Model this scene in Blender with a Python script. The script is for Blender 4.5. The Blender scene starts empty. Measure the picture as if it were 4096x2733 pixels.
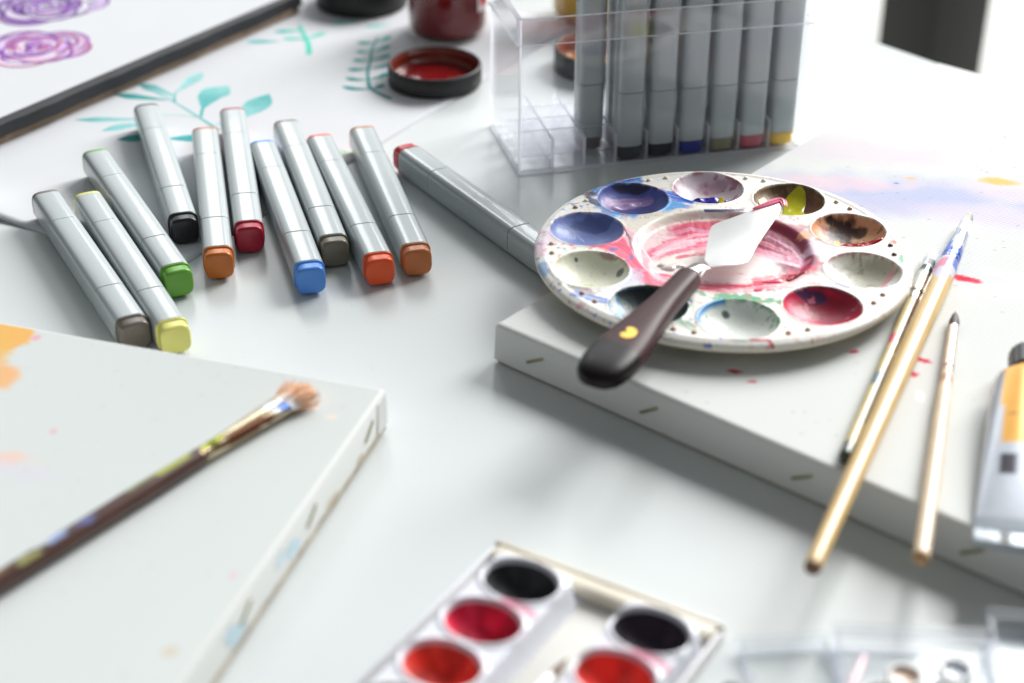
import bpy, bmesh, math, random
import numpy as np
from mathutils import Vector, Matrix

S = 0.001                     # every length below is in millimetres, scaled to metres here
COL = bpy.context.scene.collection
scene = bpy.context.scene
PI = math.pi
rnd = random.Random(7)


def lin(c):
    return tuple((v / 255 / 12.92) if v / 255 <= 0.04045 else ((v / 255 + 0.055) / 1.055) ** 2.4 for v in c[:3])


# ------------------------------------------------------------------ camera
cam_d = bpy.data.cameras.new('camera')
cam = bpy.data.objects.new('camera', cam_d)
COL.objects.link(cam)
th, ro = math.radians(30.734), math.radians(0.473)
fw = Vector((0, math.cos(th), -math.sin(th)))
r0 = Vector((1, 0, 0)); u0 = r0.cross(fw)
rr = r0 * math.cos(ro) + u0 * math.sin(ro)
uu = -r0 * math.sin(ro) + u0 * math.cos(ro)
M = Matrix((rr, uu, -fw)).transposed().to_4x4()
M.translation = Vector((0, -674.4, 401.0)) * S
cam.matrix_world = M
cam_d.sensor_width = 36
cam_d.lens = 60.727
cam_d.clip_start = 0.02
cam_d.clip_end = 50
cam_d.dof.use_dof = True
cam_d.dof.focus_distance = 0.838
cam_d.dof.aperture_fstop = 5.0
scene.camera = cam

# ------------------------------------------------------------------ light
world = bpy.data.worlds.new('World')
scene.world = world
world.use_nodes = True
bg = world.node_tree.nodes['Background']
bg.inputs['Color'].default_value = (0.94, 0.985, 1.0, 1)
bg.inputs['Strength'].default_value = 0.16


def area(name, loc, target, sx, sy, power, color):
    d = bpy.data.lights.new(name, 'AREA')
    d.shape = 'RECTANGLE'; d.size = sx; d.size_y = sy; d.energy = power; d.color = color
    o = bpy.data.objects.new(name, d); COL.objects.link(o)
    o.location = loc
    o.rotation_euler = (Vector(target) - Vector(loc)).to_track_quat('-Z', 'Y').to_euler()
    return o


area('window_light', (4.1, 5.1, 4.1), (0.0, 0.0, 0), 4.2, 4.4, 1090, (1.0, 0.998, 0.985))
for k_ in range(3):      # the three tall panes of the window straight behind the table
    area('window_pane_light', (-1.2 + 1.52 * k_, 6.4, 4.0), (-0.2 + 0.25 * k_, 0.0, 0), 0.88, 2.4, 34, (0.97, 0.99, 1.0))

scene.view_settings.view_transform = 'Standard'
scene.view_settings.look = 'None'
scene.view_settings.exposure = 0.15
scene.view_settings.gamma = 1.0
scene.view_settings.use_curve_mapping = False
scene.cycles.max_bounces = 14
scene.cycles.transparent_max_bounces = 40
scene.cycles.use_denoising = True


# ------------------------------------------------------------------ numeric noise (for paint laid on surfaces)
def _hash(ix, iy, seed):
    h = (ix.astype(np.int64) * 374761393 + iy.astype(np.int64) * 668265263 + seed * 974711) & 0x7fffffff
    h = ((h ^ (h >> 13)) * 1274126177) & 0x7fffffff
    h = h ^ (h >> 16)
    return (h & 0xffff) / 65535.0


def vnoise(x, y, seed=0):
    x = np.asarray(x, float); y = np.asarray(y, float)
    ix = np.floor(x); iy = np.floor(y)
    fx = x - ix; fy = y - iy
    fx = fx * fx * (3 - 2 * fx); fy = fy * fy * (3 - 2 * fy)
    a = _hash(ix, iy, seed); b = _hash(ix + 1, iy, seed); c = _hash(ix, iy + 1, seed); d = _hash(ix + 1, iy + 1, seed)
    return (a * (1 - fx) + b * fx) * (1 - fy) + (c * (1 - fx) + d * fx) * fy


def fbm(x, y, seed=0, o=4):
    s = 0; a = 0.5; n = 0
    for k in range(o):
        s = s + a * vnoise(x * 2 ** k, y * 2 ** k, seed + k * 17); n += a; a *= 0.5
    return s / n


def sstep(a, b, x):
    t = np.clip((x - a) / (b - a), 0, 1)
    return t * t * (3 - 2 * t)


class Paint:
    """pigment colours laid on a set of surface points (x, y in mm)"""

    def __init__(self, x, y, base):
        self.x = np.asarray(x, float); self.y = np.asarray(y, float)
        self.c = np.tile(np.array(lin(base)), (len(self.x), 1))
        self.n = 0

    def mix(self, m, col):
        m = np.clip(m, 0, 1)[:, None]
        self.c = self.c * (1 - m) + np.array(lin(col)) * m

    def blob(self, cx, cy, rx, ry, col, a=1.0, rot=0.0, rough=0.5, fr=0.25, soft=0.25):
        self.n += 1
        t = math.radians(rot); dx = self.x - cx; dy = self.y - cy
        X = (dx * math.cos(t) + dy * math.sin(t)) / rx; Y = (-dx * math.sin(t) + dy * math.cos(t)) / ry
        d = np.hypot(X, Y) + rough * 2 * (fbm(self.x * fr, self.y * fr, 31 * self.n) - 0.5)
        self.mix(a * (1 - sstep(1 - soft, 1 + soft, d)), col)

    def stroke(self, pts, w, col, a=1.0, streak=0.5, rough=0.22, fr=0.3):
        self.n += 1
        best = np.full(len(self.x), 1e9); along = np.zeros(len(self.x)); side = np.zeros(len(self.x)); acc = 0
        for (x0, y0), (x1, y1) in zip(pts[:-1], pts[1:]):
            L = math.hypot(x1 - x0, y1 - y0) + 1e-6; ux, uy = (x1 - x0) / L, (y1 - y0) / L
            t = np.clip((self.x - x0) * ux + (self.y - y0) * uy, 0, L)
            d = np.hypot(self.x - x0 - t * ux, self.y - y0 - t * uy)
            sd = (self.x - x0) * -uy + (self.y - y0) * ux
            k = d < best
            best = np.where(k, d, best); along = np.where(k, acc + t, along); side = np.where(k, sd, side); acc += L
        e = best / (w / 2) + rough * 2 * (fbm(self.x * fr, self.y * fr, 13 * self.n) - 0.5)
        m = 1 - sstep(0.75, 1.1, e)
        st = fbm(along * 0.06, side * 1.1, 7 * self.n, 3)
        m = m * (1 - streak * sstep(0.42, 0.62, st))
        self.mix(a * m, col)

    def specks(self, fr, thr, col, a=1.0, mask=None):
        self.n += 1
        v = fbm(self.x * fr, self.y * fr, 91 * self.n, 3)
        m = sstep(thr, thr + 0.06, v)
        if mask is not None: m = m * mask
        self.mix(a * m, col)


# ------------------------------------------------------------------ objects
def link(o, parent=None):
    COL.objects.link(o)
    if parent is not None: o.parent = parent
    return o


def build(name, verts, faces, mat, parent=None, colors=None, sharp=35, fmat=None):
    me = bpy.data.meshes.new(name)
    v = np.asarray(verts, float) * S
    me.from_pydata(v.tolist() if len(v) < 5000 else [tuple(q) for q in v.tolist()], [], faces)
    mats = mat if isinstance(mat, (list, tuple)) else [mat]
    for m in mats: me.materials.append(m)
    if fmat is not None: me.polygons.foreach_set('material_index', fmat)
    if sharp is None:
        pass
    else:
        me.polygons.foreach_set('use_smooth', [True] * len(me.polygons))
        if sharp < 180: me.set_sharp_from_angle(angle=math.radians(sharp))
    if colors is not None:
        ca = me.color_attributes.new('Col', 'FLOAT_COLOR', 'POINT')
        c4 = np.ones((len(v), 4), np.float32); c4[:, :3] = colors
        ca.data.foreach_set('color', c4.ravel())
    me.update()
    return link(bpy.data.objects.new(name, me), parent)


def thing(name, label, cat, loc=(0, 0, 0), rotz=0.0, group=None, rot=None):
    o = bpy.data.objects.new(name, None)
    o.empty_display_size = 0.01
    link(o)
    o.location = Vector(loc) * S
    o.rotation_euler = rot if rot is not None else (0, 0, rotz)
    tag(o, label, cat, group)
    return o


def tag(o, label=None, cat=None, group=None, kind=None):
    if label: o['label'] = label
    if cat: o['category'] = cat
    if group: o['group'] = group
    if kind: o['kind'] = kind
    return o


def loft(rings, cap=True, closed=True):
    """rings: list of equally long point lists -> verts, faces"""
    n = len(rings[0]); V = [p for r in rings for p in r]; F = []
    for i in range(len(rings) - 1):
        for j in range(n if closed else n - 1):
            a = i * n + j; b = i * n + (j + 1) % n
            F.append((a, b, b + n, a + n))
    if cap:
        F.append(tuple(range(n - 1, -1, -1)))
        k = (len(rings) - 1) * n
        F.append(tuple(range(k, k + n)))
    return V, F


def sq_ring(x, hw, hh, zc, n=4.0, k=32):
    """superellipse ring in the YZ plane at x"""
    out = []
    for i in range(k):
        a = 2 * PI * (i + 0.5) / k
        c, s = math.cos(a), math.sin(a)
        out.append((x, math.copysign(abs(c) ** (2 / n), c) * hw, zc + math.copysign(abs(s) ** (2 / n), s) * hh))
    return out


def lathe(profile, k=48, cap=False):
    rings = [[(r * math.cos(2 * PI * j / k), r * math.sin(2 * PI * j / k), z) for j in range(k)] for r, z in profile]
    return loft(rings, cap=cap)


def box_vf(x0, x1, y0, y1, z0, z1):
    V = [(x0, y0, z0), (x1, y0, z0), (x1, y1, z0), (x0, y1, z0), (x0, y0, z1), (x1, y0, z1), (x1, y1, z1), (x0, y1, z1)]
    F = [(0, 3, 2, 1), (4, 5, 6, 7), (0, 1, 5, 4), (1, 2, 6, 5), (2, 3, 7, 6), (3, 0, 4, 7)]
    return V, F


def bevel_box(name, dims, mat, parent, b=1.0, seg=3, cuts=0):
    x0, x1, y0, y1, z0, z1 = dims
    V, F = box_vf(*dims)
    bm = bmesh.new()
    vs = [bm.verts.new(Vector(v) * S) for v in V]
    for f in F: bm.faces.new([vs[i] for i in f])
    bmesh.ops.bevel(bm, geom=bm.edges[:], offset=b * S, segments=seg, profile=0.5, affect='EDGES')
    me = bpy.data.meshes.new(name); bm.to_mesh(me); bm.free()
    me.materials.append(mat)
    me.polygons.foreach_set('use_smooth', [True] * len(me.polygons))
    me.set_sharp_from_angle(angle=math.radians(40))
    return link(bpy.data.objects.new(name, me), parent)


def grid(nx, ny):
    i, j = np.meshgrid(np.arange(nx - 1), np.arange(ny - 1), indexing='ij')
    a = (i * ny + j).ravel()
    return np.stack([a, a + ny, a + ny + 1, a + 1], -1).tolist()


# ------------------------------------------------------------------ materials
def mat_new(name):
    m = bpy.data.materials.new(name); m.use_nodes = True
    return m, m.node_tree.nodes, m.node_tree.links, m.node_tree.nodes['Principled BSDF']


def mat(name, col, rough=0.4, metal=0.0, spec=0.5, coat=0.0, var=0.0, vscale=60, bump=0.0, bscale=300, attr=False,
        stretch=None, sss=0.0, rvar=0.0, lincol=False):
    """procedural principled material; object-space noise varies colour, roughness and relief"""
    m, N, L, p = mat_new(name)
    c = col if lincol else lin(col)
    p.inputs['Base Color'].default_value = (*c, 1)
    p.inputs['Roughness'].default_value = rough
    p.inputs['Metallic'].default_value = metal
    p.inputs['Specular IOR Level'].default_value = spec
    p.inputs['Coat Weight'].default_value = coat
    p.inputs['Coat Roughness'].default_value = 0.08
    if sss:
        p.inputs['Subsurface Weight'].default_value = sss
        p.inputs['Subsurface Scale'].default_value = 0.004
        p.inputs['Subsurface Radius'].default_value = (1.0, 0.8, 0.6)
    tc = N.new('ShaderNodeTexCoord')
    vec = tc.outputs['Object']
    if stretch:
        mp = N.new('ShaderNodeMapping'); mp.inputs['Scale'].default_value = stretch
        L.new(vec, mp.inputs['Vector']); vec = mp.outputs['Vector']
    src = None
    if attr:
        a = N.new('ShaderNodeAttribute'); a.attribute_name = 'Col'; src = a.outputs['Color']
        L.new(src, p.inputs['Base Color'])
    if var:
        nz = N.new('ShaderNodeTexNoise'); nz.inputs['Scale'].default_value = vscale; nz.inputs['Detail'].default_value = 5
        L.new(vec, nz.inputs['Vector'])
        mr = N.new('ShaderNodeMapRange'); mr.inputs['From Min'].default_value = 0.3; mr.inputs['From Max'].default_value = 0.7
        mr.inputs['To Min'].default_value = 1 - var; mr.inputs['To Max'].default_value = 1 + var * 0.6
        L.new(nz.outputs['Fac'], mr.inputs['Value'])
        mx = N.new('ShaderNodeMix'); mx.data_type = 'RGBA'; mx.blend_type = 'MULTIPLY'; mx.inputs[0].default_value = 1
        if src is not None: L.new(src, mx.inputs[6])
        else: mx.inputs[6].default_value = (*c, 1)
        L.new(mr.outputs['Result'], mx.inputs[7]); L.new(mx.outputs[2], p.inputs['Base Color'])
    if rvar:
        nz = N.new('ShaderNodeTexNoise'); nz.inputs['Scale'].default_value = vscale * 1.7; nz.inputs['Detail'].default_value = 4
        L.new(vec, nz.inputs['Vector'])
        mr = N.new('ShaderNodeMapRange'); mr.inputs['To Min'].default_value = max(0.02, rough - rvar); mr.inputs['To Max'].default_value = rough + rvar
        L.new(nz.outputs['Fac'], mr.inputs['Value']); L.new(mr.outputs['Result'], p.inputs['Roughness'])
    if bump:
        nz = N.new('ShaderNodeTexNoise'); nz.inputs['Scale'].default_value = bscale; nz.inputs['Detail'].default_value = 4
        L.new(vec, nz.inputs['Vector'])
        bp = N.new('ShaderNodeBump'); bp.inputs['Strength'].default_value = 1.0; bp.inputs['Distance'].default_value = bump * S
        L.new(nz.outputs['Fac'], bp.inputs['Height']); L.new(bp.outputs['Normal'], p.inputs['Normal'])
    return m


def mat_canvas(name, attr, period=1.15, strength=0.45):
    """primed cotton: crossing threads as relief"""
    m, N, L, p = mat_new(name)
    p.inputs['Base Color'].default_value = (*lin((222, 224, 222)), 1)
    p.inputs['Roughness'].default_value = 0.9
    p.inputs['Specular IOR Level'].default_value = 0.03
    if attr:
        a = N.new('ShaderNodeAttribute'); a.attribute_name = 'Col'; L.new(a.outputs['Color'], p.inputs['Base Color'])
    tc = N.new('ShaderNodeTexCoord')
    outs = []
    for ax, k in (('X', 1.0), ('Y', 0.6)):
        w = N.new('ShaderNodeTexWave'); w.wave_type = 'BANDS'; w.bands_direction = ax
        w.inputs['Scale'].default_value = 1000 / period * 0.314 / 2 * 1.0
        w.inputs['Distortion'].default_value = 1.6; w.inputs['Detail'].default_value = 2; w.inputs['Detail Scale'].default_value = 0.4
        L.new(tc.outputs['Object'], w.inputs['Vector'])
        mu = N.new('ShaderNodeMath'); mu.operation = 'MULTIPLY'; mu.inputs[1].default_value = k
        L.new(w.outputs['Fac'], mu.inputs[0]); outs.append(mu)
    ad = N.new('ShaderNodeMath'); ad.operation = 'ADD'
    L.new(outs[0].outputs[0], ad.inputs[0]); L.new(outs[1].outputs[0], ad.inputs[1])
    bp = N.new('ShaderNodeBump'); bp.inputs['Strength'].default_value = strength; bp.inputs['Distance'].default_value = 0.16 * S
    L.new(ad.outputs[0], bp.inputs['Height']); L.new(bp.outputs['Normal'], p.inputs['Normal'])
    return m


def mat_clear(name, tint=(0.99, 0.991, 0.995), frost=0.0):
    """clear plastic sheet: passes light straight through, mirrors at grazing angles"""
    m = bpy.data.materials.new(name); m.use_nodes = True
    N, L = m.node_tree.nodes, m.node_tree.links
    N.clear()
    out = N.new('ShaderNodeOutputMaterial')
    tr = N.new('ShaderNodeBsdfTransparent'); tr.inputs['Color'].default_value = (*tint, 1)
    gl = N.new('ShaderNodeBsdfGlossy'); gl.inputs['Roughness'].default_value = 0.04; gl.inputs['Color'].default_value = (1, 1, 1, 1)
    lw = N.new('ShaderNodeLayerWeight'); lw.inputs['Blend'].default_value = 0.5
    pw = N.new('ShaderNodeMath'); pw.operation = 'POWER'; pw.inputs[1].default_value = 4.0
    L.new(lw.outputs['Facing'], pw.inputs[0])
    fr = N.new('ShaderNodeMath'); fr.operation = 'MULTIPLY_ADD'; fr.inputs[1].default_value = 0.4; fr.inputs[2].default_value = 0.018
    L.new(pw.outputs[0], fr.inputs[0])
    nz = N.new('ShaderNodeTexNoise'); nz.inputs['Scale'].default_value = 25
    bp = N.new('ShaderNodeBump'); bp.inputs['Distance'].default_value = 0.05 * S; bp.inputs['Strength'].default_value = 0.4
    tc = N.new('ShaderNodeTexCoord'); L.new(tc.outputs['Object'], nz.inputs['Vector'])
    L.new(nz.outputs['Fac'], bp.inputs['Height']); L.new(bp.outputs['Normal'], gl.inputs['Normal'])
    mx = N.new('ShaderNodeMixShader')
    L.new(fr.outputs[0], mx.inputs[0]); L.new(tr.outputs[0], mx.inputs[1]); L.new(gl.outputs[0], mx.inputs[2])
    res = mx
    if frost:
        d1 = N.new('ShaderNodeBsdfDiffuse'); d1.inputs['Color'].default_value = (0.92, 0.92, 0.96, 1)
        d2 = N.new('ShaderNodeBsdfTranslucent'); d2.inputs['Color'].default_value = (0.92, 0.92, 0.96, 1)
        df = N.new('ShaderNodeMixShader'); df.inputs[0].default_value = 0.75
        L.new(d1.outputs[0], df.inputs[1]); L.new(d2.outputs[0], df.inputs[2])
        m2 = N.new('ShaderNodeMixShader'); m2.inputs[0].default_value = frost
        L.new(mx.outputs[0], m2.inputs[1]); L.new(df.outputs[0], m2.inputs[2]); res = m2
    L.new(res.outputs[0], out.inputs['Surface'])
    return m


M_TABLE = mat('white_laminate', (211, 216, 216), rough=0.3, spec=0.4, var=0.02, vscale=8, bump=0.012, bscale=900, rvar=0.06)
_N, _L = M_TABLE.node_tree.nodes, M_TABLE.node_tree.links      # a few faint specks and rubbed marks on the laminate
_p = _N['Principled BSDF']; _src = _p.inputs['Base Color'].links[0].from_socket
_tc = _N.new('ShaderNodeTexCoord'); _prev = _src
for _sc, _lo, _hi, _col, _am in ((230, 0.735, 0.76, (0.3, 0.28, 0.26, 1), 0.5), (14, 0.6, 0.72, (0.6, 0.61, 0.62, 1), 0.22)):
    _nz = _N.new('ShaderNodeTexNoise'); _nz.inputs['Scale'].default_value = _sc; _nz.inputs['Detail'].default_value = 3
    _L.new(_tc.outputs['Object'], _nz.inputs['Vector'])
    _mr = _N.new('ShaderNodeMapRange'); _mr.inputs['From Min'].default_value = _lo; _mr.inputs['From Max'].default_value = _hi; _mr.inputs['To Max'].default_value = _am
    _L.new(_nz.outputs['Fac'], _mr.inputs['Value'])
    _mx = _N.new('ShaderNodeMix'); _mx.data_type = 'RGBA'; _mx.inputs[7].default_value = _col
    _L.new(_mr.outputs['Result'], _mx.inputs[0]); _L.new(_prev, _mx.inputs[6]); _prev = _mx.outputs[2]
_L.new(_prev, _p.inputs['Base Color'])
M_SILVER = mat('silver_lacquer', (180, 188, 190), rough=0.34, metal=0.06, spec=0.5, coat=0.55, bump=0.17, bscale=70,
               stretch=(0.3, 1, 1), var=0.03, vscale=40)
M_SEAM = mat('dark_seam', (40, 42, 44), rough=0.6, var=0.1)
M_PAPER = mat('drawing_paper', (222, 224, 228), rough=0.85, spec=0.15, bump=0.02, bscale=700, var=0.015, vscale=30)
M_INK = mat('watercolour_on_paper', (60, 170, 170), rough=0.8, spec=0.15, attr=True, var=0.1, vscale=120)
M_CLOTH = mat_canvas('primed_canvas_sides', False, 0.9, 0.3)
M_FACE = mat_canvas('primed_canvas_face', True)
M_FACE2 = mat_canvas('fine_primed_canvas_face', True, 0.9, 0.25)
M_WOOD = mat('bare_stretcher_wood', (150, 118, 84), rough=0.75, var=0.3, vscale=120, stretch=(0.15, 1, 1))
M_STAPLE = mat('staple_wire', (150, 150, 112), rough=0.35, metal=0.7, bump=0.02, bscale=900)
M_TRAY = mat('palette_plastic', (235, 234, 226), rough=0.4, spec=0.45, attr=True, bump=0.16, bscale=380, rvar=0.14, vscale=80)
M_TRAYB = mat('palette_underside_plastic', (232, 226, 208), rough=0.35, var=0.03)
M_BLADE = mat('satin_steel_blade', (246, 246, 246), rough=0.38, metal=0.4, bump=0.006, bscale=400, var=0.02)
M_CHROME = mat('polished_steel', (224, 224, 224), rough=0.22, metal=1.0, bump=0.01, bscale=300)
M_FERR = mat('brush_ferrule_metal', (208, 202, 190), rough=0.25, metal=0.9, attr=True, bump=0.03, bscale=500)
M_HANDLE = mat('stained_knife_wood', (74, 50, 52), rough=0.45, spec=0.16, coat=0.0, var=0.14, vscale=70, stretch=(0.12, 1, 1), bump=0.03, bscale=200)
M_TIP = mat('dipped_handle_lacquer', (24, 18, 19), rough=0.4, spec=0.2, coat=0.0, var=0.1)
M_GOLD = mat('gold_stamp', (226, 182, 70), rough=0.35, metal=0.55, var=0.12, vscale=300)
M_BWOOD = mat('brush_handle_paintwork', (200, 170, 110), rough=0.35, coat=0.3, attr=True, var=0.12, vscale=70, stretch=(0.1, 1, 1), bump=0.03, bscale=400)
M_HAIR = mat('brush_hair', (222, 160, 120), rough=0.6, attr=True, var=0.15, vscale=300)
M_CLEAR = mat_clear('clear_acrylic')
M_EDGE = mat_clear('acrylic_edge', (0.93, 0.93, 0.97), frost=0.85)
M_GLASS = mat_clear('jar_glass', (0.95, 0.94, 0.93))
M_BLACK = mat('black_cap_plastic', (22, 23, 23), rough=0.5, bump=0.03, bscale=300, var=0.1)
M_WHITEP = mat('white_tray_plastic', (226, 228, 236), rough=0.28, attr=True, sss=0.0, bump=0.02)
M_BEIGE = mat('beige_case_plastic', (222, 214, 196), rough=0.4, var=0.05)
M_TUBE = mat('tube_print', (205, 210, 216), rough=0.3, metal=0.25, attr=True, bump=0.12, bscale=90)
M_BOARD = mat('black_board_cloth', (47, 48, 52), rough=0.7, var=0.15, vscale=200, bump=0.05, bscale=900)
M_BOARDW = mat('raw_board_edge', (150, 128, 108), rough=0.85, var=0.25, vscale=150)

_paint = {}


def paint(col, rough=0.25, bump=0.12):
    k = (col, rough)
    if k not in _paint:
        _paint[k] = mat('wet_paint_%d' % len(_paint), col, rough=rough, coat=0.25 if rough < 0.5 else 0.0, spec=0.5 if rough < 0.5 else 0.25, var=0.08, vscale=160, bump=bump, bscale=260)
    return _paint[k]


_plug = {}


def plugmat(col):
    if col not in _plug:
        _plug[col] = mat('cap_plastic_%d' % len(_plug), col, rough=0.3, spec=0.5, var=0.03, vscale=90, bump=0.008, bscale=600)
    return _plug[col]


# ------------------------------------------------------------------ setting: table, floor, window behind
d = Vector((0.667, -0.745, 0)); nrm = Vector((-0.745, -0.667, 0)); P = Vector((201.6, 417.6, 0))
pts = [P - d * 900, P + d * 1200, P + d * 1200 + nrm * 1500, P - d * 900 + nrm * 1500]
bm = bmesh.new()
top = [bm.verts.new(p * S) for p in pts]; bot = [bm.verts.new((p - Vector((0, 0, 28))) * S) for p in pts]
bm.faces.new(top[::-1]); bm.faces.new(bot)
for i in range(4): bm.faces.new((top[i], top[(i + 1) % 4], bot[(i + 1) % 4], bot[i]))
bmesh.ops.recalc_face_normals(bm, faces=bm.faces[:])
bmesh.ops.bevel(bm, geom=bm.edges[:], offset=1.5 * S, segments=2, affect='EDGES')
me = bpy.data.meshes.new('table'); bm.to_mesh(me); bm.free(); me.materials.append(M_TABLE)
tag(link(bpy.data.objects.new('table', me)), kind='structure')

M_FLOOR = mat('pale_floor', (190, 190, 186), rough=0.5, var=0.05, vscale=3)
tag(build('floor', [(-6000, -3000, -760), (10000, -3000, -760), (10000, 7590, -760), (-6000, 7590, -760)], [(0, 1, 2, 3)], M_FLOOR), kind='structure')
m, N, L, p = mat_new('daylit_window')
p.inputs['Base Color'].default_value = (0.1, 0.1, 0.1, 1)
p.inputs['Emission Color'].default_value = (0.93, 0.98, 0.965, 1)
p.inputs['Emission Strength'].default_value = 0.8
tag(build('window', *box_vf(-6500, 9600, 7600, 7640, -760, 5600), m), kind='structure')

pc = Vector((473, 1190, -760))
post = thing('window_post', 'dark grey square post standing behind the far table edge', 'post', pc, math.radians(31))
M_POST = mat('dark_post_paint', (26, 27, 27), rough=0.5, var=0.06, vscale=12)
bevel_box('shaft', (-42, 42, -43, 43, 12, 2200), M_POST, post, b=2)
bevel_box('foot', (-48, 48, -55, 55, 0, 12), M_POST, post, b=2)


# ------------------------------------------------------------------ markers
def make_marker(name, label, col, group, loc, rot, backcol=None):
    t = thing(name, label, 'marker', loc, 0, group, rot=rot)
    H = 7.5

    def seg(nm, x0, x1, hw, m, c0=0.35, c1=0.35, hh=None, n=4.2):
        hh = hh or hw
        R = [sq_ring(x0, hw - c0, hh - c0, H, n), sq_ring(x0 + c0 * 0.35, hw - c0 * 0.3, hh - c0 * 0.3, H, n), sq_ring(x0 + c0, hw, hh, H, n)]
        k = 4
        R.append(sq_ring(x0 + c0 + 0.25, hw, hh, H, n))
        for q in range(1, k): R.append(sq_ring(x0 + c0 + (x1 - c1 - x0 - c0) * q / k, hw, hh, H, n))
        R.append(sq_ring(x1 - c1 - 0.25, hw, hh, H, n))
        R += [sq_ring(x1 - c1, hw, hh, H, n), sq_ring(x1 - c1 * 0.35, hw - c1 * 0.3, hh - c1 * 0.3, H, n), sq_ring(x1, hw - c1, hh - c1, H, n)]
        V, F = loft(R)
        return build(nm, V, F, m, t, sharp=50)
    cm = plugmat(col)
    for xs_ in (32.4, 109.3): seg('seam_ring', xs_, xs_ + 0.8, 7.2, M_SEAM, 0.05, 0.05)
    seg('fine_cap', 0, 32.55, 7.42, M_SILVER, 0.2, 0.14)
    seg('barrel', 32.9, 109.6, 7.5, M_SILVER, 0.14, 0.14)
    seg('broad_cap', 109.95, 141, 7.46, M_SILVER, 0.14, 0.2)
    seg('end_plug', -3.2, -0.02, 7.4, plugmat(backcol) if backcol else cm, 1.0, 0.1, n=4.0)
    f = seg('cap_flange', 141.02, 142.7, 7.55, cm, 0.5, 0.6, n=4.0)
    b = seg('end_plug', 142.4, 148.6, 6.9, cm, 0.2, 1.1, n=3.6)
    return t


fan = [  # back end, front end of the silver body, plug colour, label
    ((-237.6, 118.6), (-171.1, -5.3), (112, 104, 96), 'silver marker with dull taupe plugs, leftmost of the fan on the table'),
    ((-216.1, 117.3), (-151.7, -9.7), (232, 228, 128), 'silver marker with pale yellow plugs beside the left canvas'),
    ((-223.0, 169.5), (-161.0, 46.1), (108, 172, 58), 'silver marker with grass green plugs in the fan'),
    ((-207.6, 232.0), (-165.1, 97.6), (34, 34, 36), 'silver marker with glossy black plugs in the fan'),
    ((-169.7, 200.0), (-141.9, 61.6), (206, 112, 36), 'silver marker with ochre orange plugs between the black and the crimson one'),
    ((-158.5, 227.5), (-131.1, 90.4), (176, 18, 52), 'silver marker with dark crimson plugs in the middle of the fan'),
    ((-135.7, 183.2), (-96.7, 47.3), (84, 150, 238), 'silver marker with sky blue plugs in the fan'),
    ((-126.0, 211.0), (-87.6, 74.2), (122, 116, 100), 'silver marker with olive grey plugs between the blue and the orange red one'),
    ((-105.5, 191.9), (-64.8, 56.9), (240, 88, 30), 'silver marker with bright orange red plugs in the fan'),
    ((-83.1, 203.2), (-47.8, 68.6), (198, 116, 62), 'silver marker with tan brown plugs, rightmost of the fan'),
]
for (a, b, c, lab) in fan:
    an = math.atan2(b[1] - a[1], b[0] - a[0])
    make_marker('marker', lab, c, 'silver markers fanned out on the table', (a[0], a[1], 0.62), (0, 0, an))
make_marker('marker', 'silver marker with red end plug lying slantwise, its tip under the palette', (206, 22, 48),
            'silver markers fanned out on the table', (21.3, 58.7, 0.62), (0, 0, math.radians(123.1)))

# ------------------------------------------------------------------ drawing paper with painted leaves
C0 = Vector((-164.3, 64.5, 0))
e1 = Vector((math.cos(math.radians(59.2)), math.sin(math.radians(59.2)), 0))
e2 = Vector((math.cos(math.radians(152.2)), math.sin(math.radians(152.2)), 0))
nx, ny = 70, 60
A, B = np.meshgrid(np.linspace(0, 400, nx), np.linspace(0, 300, ny), indexing='ij')
X = (e1.x * A + e2.x * B).ravel(); Y = (e1.y * A + e2.y * B).ravel()
Z = 0.45 + 3.2 * np.clip((B.ravel() - 84) / 45, 0, 1) ** 1.5 * np.exp(-(A.ravel() / 22) ** 2)
V = np.stack([X, Y, Z], -1)
sheet = build('leaf_drawing_paper', V, grid(nx, ny), M_PAPER, None, sharp=180)
sheet.location = C0 * S
sol = sheet.modifiers.new('thickness', 'SOLIDIFY'); sol.thickness = 0.4 * S; sol.offset = -1
tag(sheet, 'white paper sheet painted with teal leaf sprigs under the markers', 'paper')


def ribbon(pts, ws, z, cols, seg=10):
    """flat painted stroke: centre line with widths"""
    V = []; F = []; K = []
    P = []
    n = len(pts)
    for i in range(n - 1):
        for k in range(seg):
            P.append(i + k / seg)
    P.append(n - 1 - 1e-6)

    def cr(arr, t):
        i = int(t); f = t - i
        g = lambda k: np.array(arr[max(0, min(n - 1, k))], float)
        p0, p1, p2, p3 = g(i - 1), g(i), g(i + 1), g(i + 2)
        return 0.5 * (2 * p1 + (p2 - p0) * f + (2 * p0 - 5 * p1 + 4 * p2 - p3) * f * f + (3 * p1 - p0 - 3 * p2 + p3) * f ** 3)
    C = [cr(pts, t) for t in P]; Wd = [float(max(0.05, cr([(w,) for w in ws], t)[0])) for t in P]
    for i in range(len(C)):
        dd = C[min(i + 1, len(C) - 1)] - C[max(i - 1, 0)]
        dd = dd / (np.linalg.norm(dd) + 1e-9); nn = np.array([-dd[1], dd[0]])
        for s_ in (-1, -0.45, 0.2, 1):
            q = C[i] + nn * s_ * Wd[i] / 2
            V.append((q[0], q[1], z))
            f = i / (len(C) - 1)
            base = np.array(lin(cols[0])) * (1 - f) + np.array(lin(cols[1])) * f
            K.append(base * (1 + 0.12 * (rnd.random() - 0.5) + (0.12 if s_ == 1 else 0)))
    for i in range(len(C) - 1):
        for j in range(3):
            a = i * 4 + j
            F.append((a, a + 1, a + 5, a + 4))
    return V, F, K


zi = [0.0]


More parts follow.
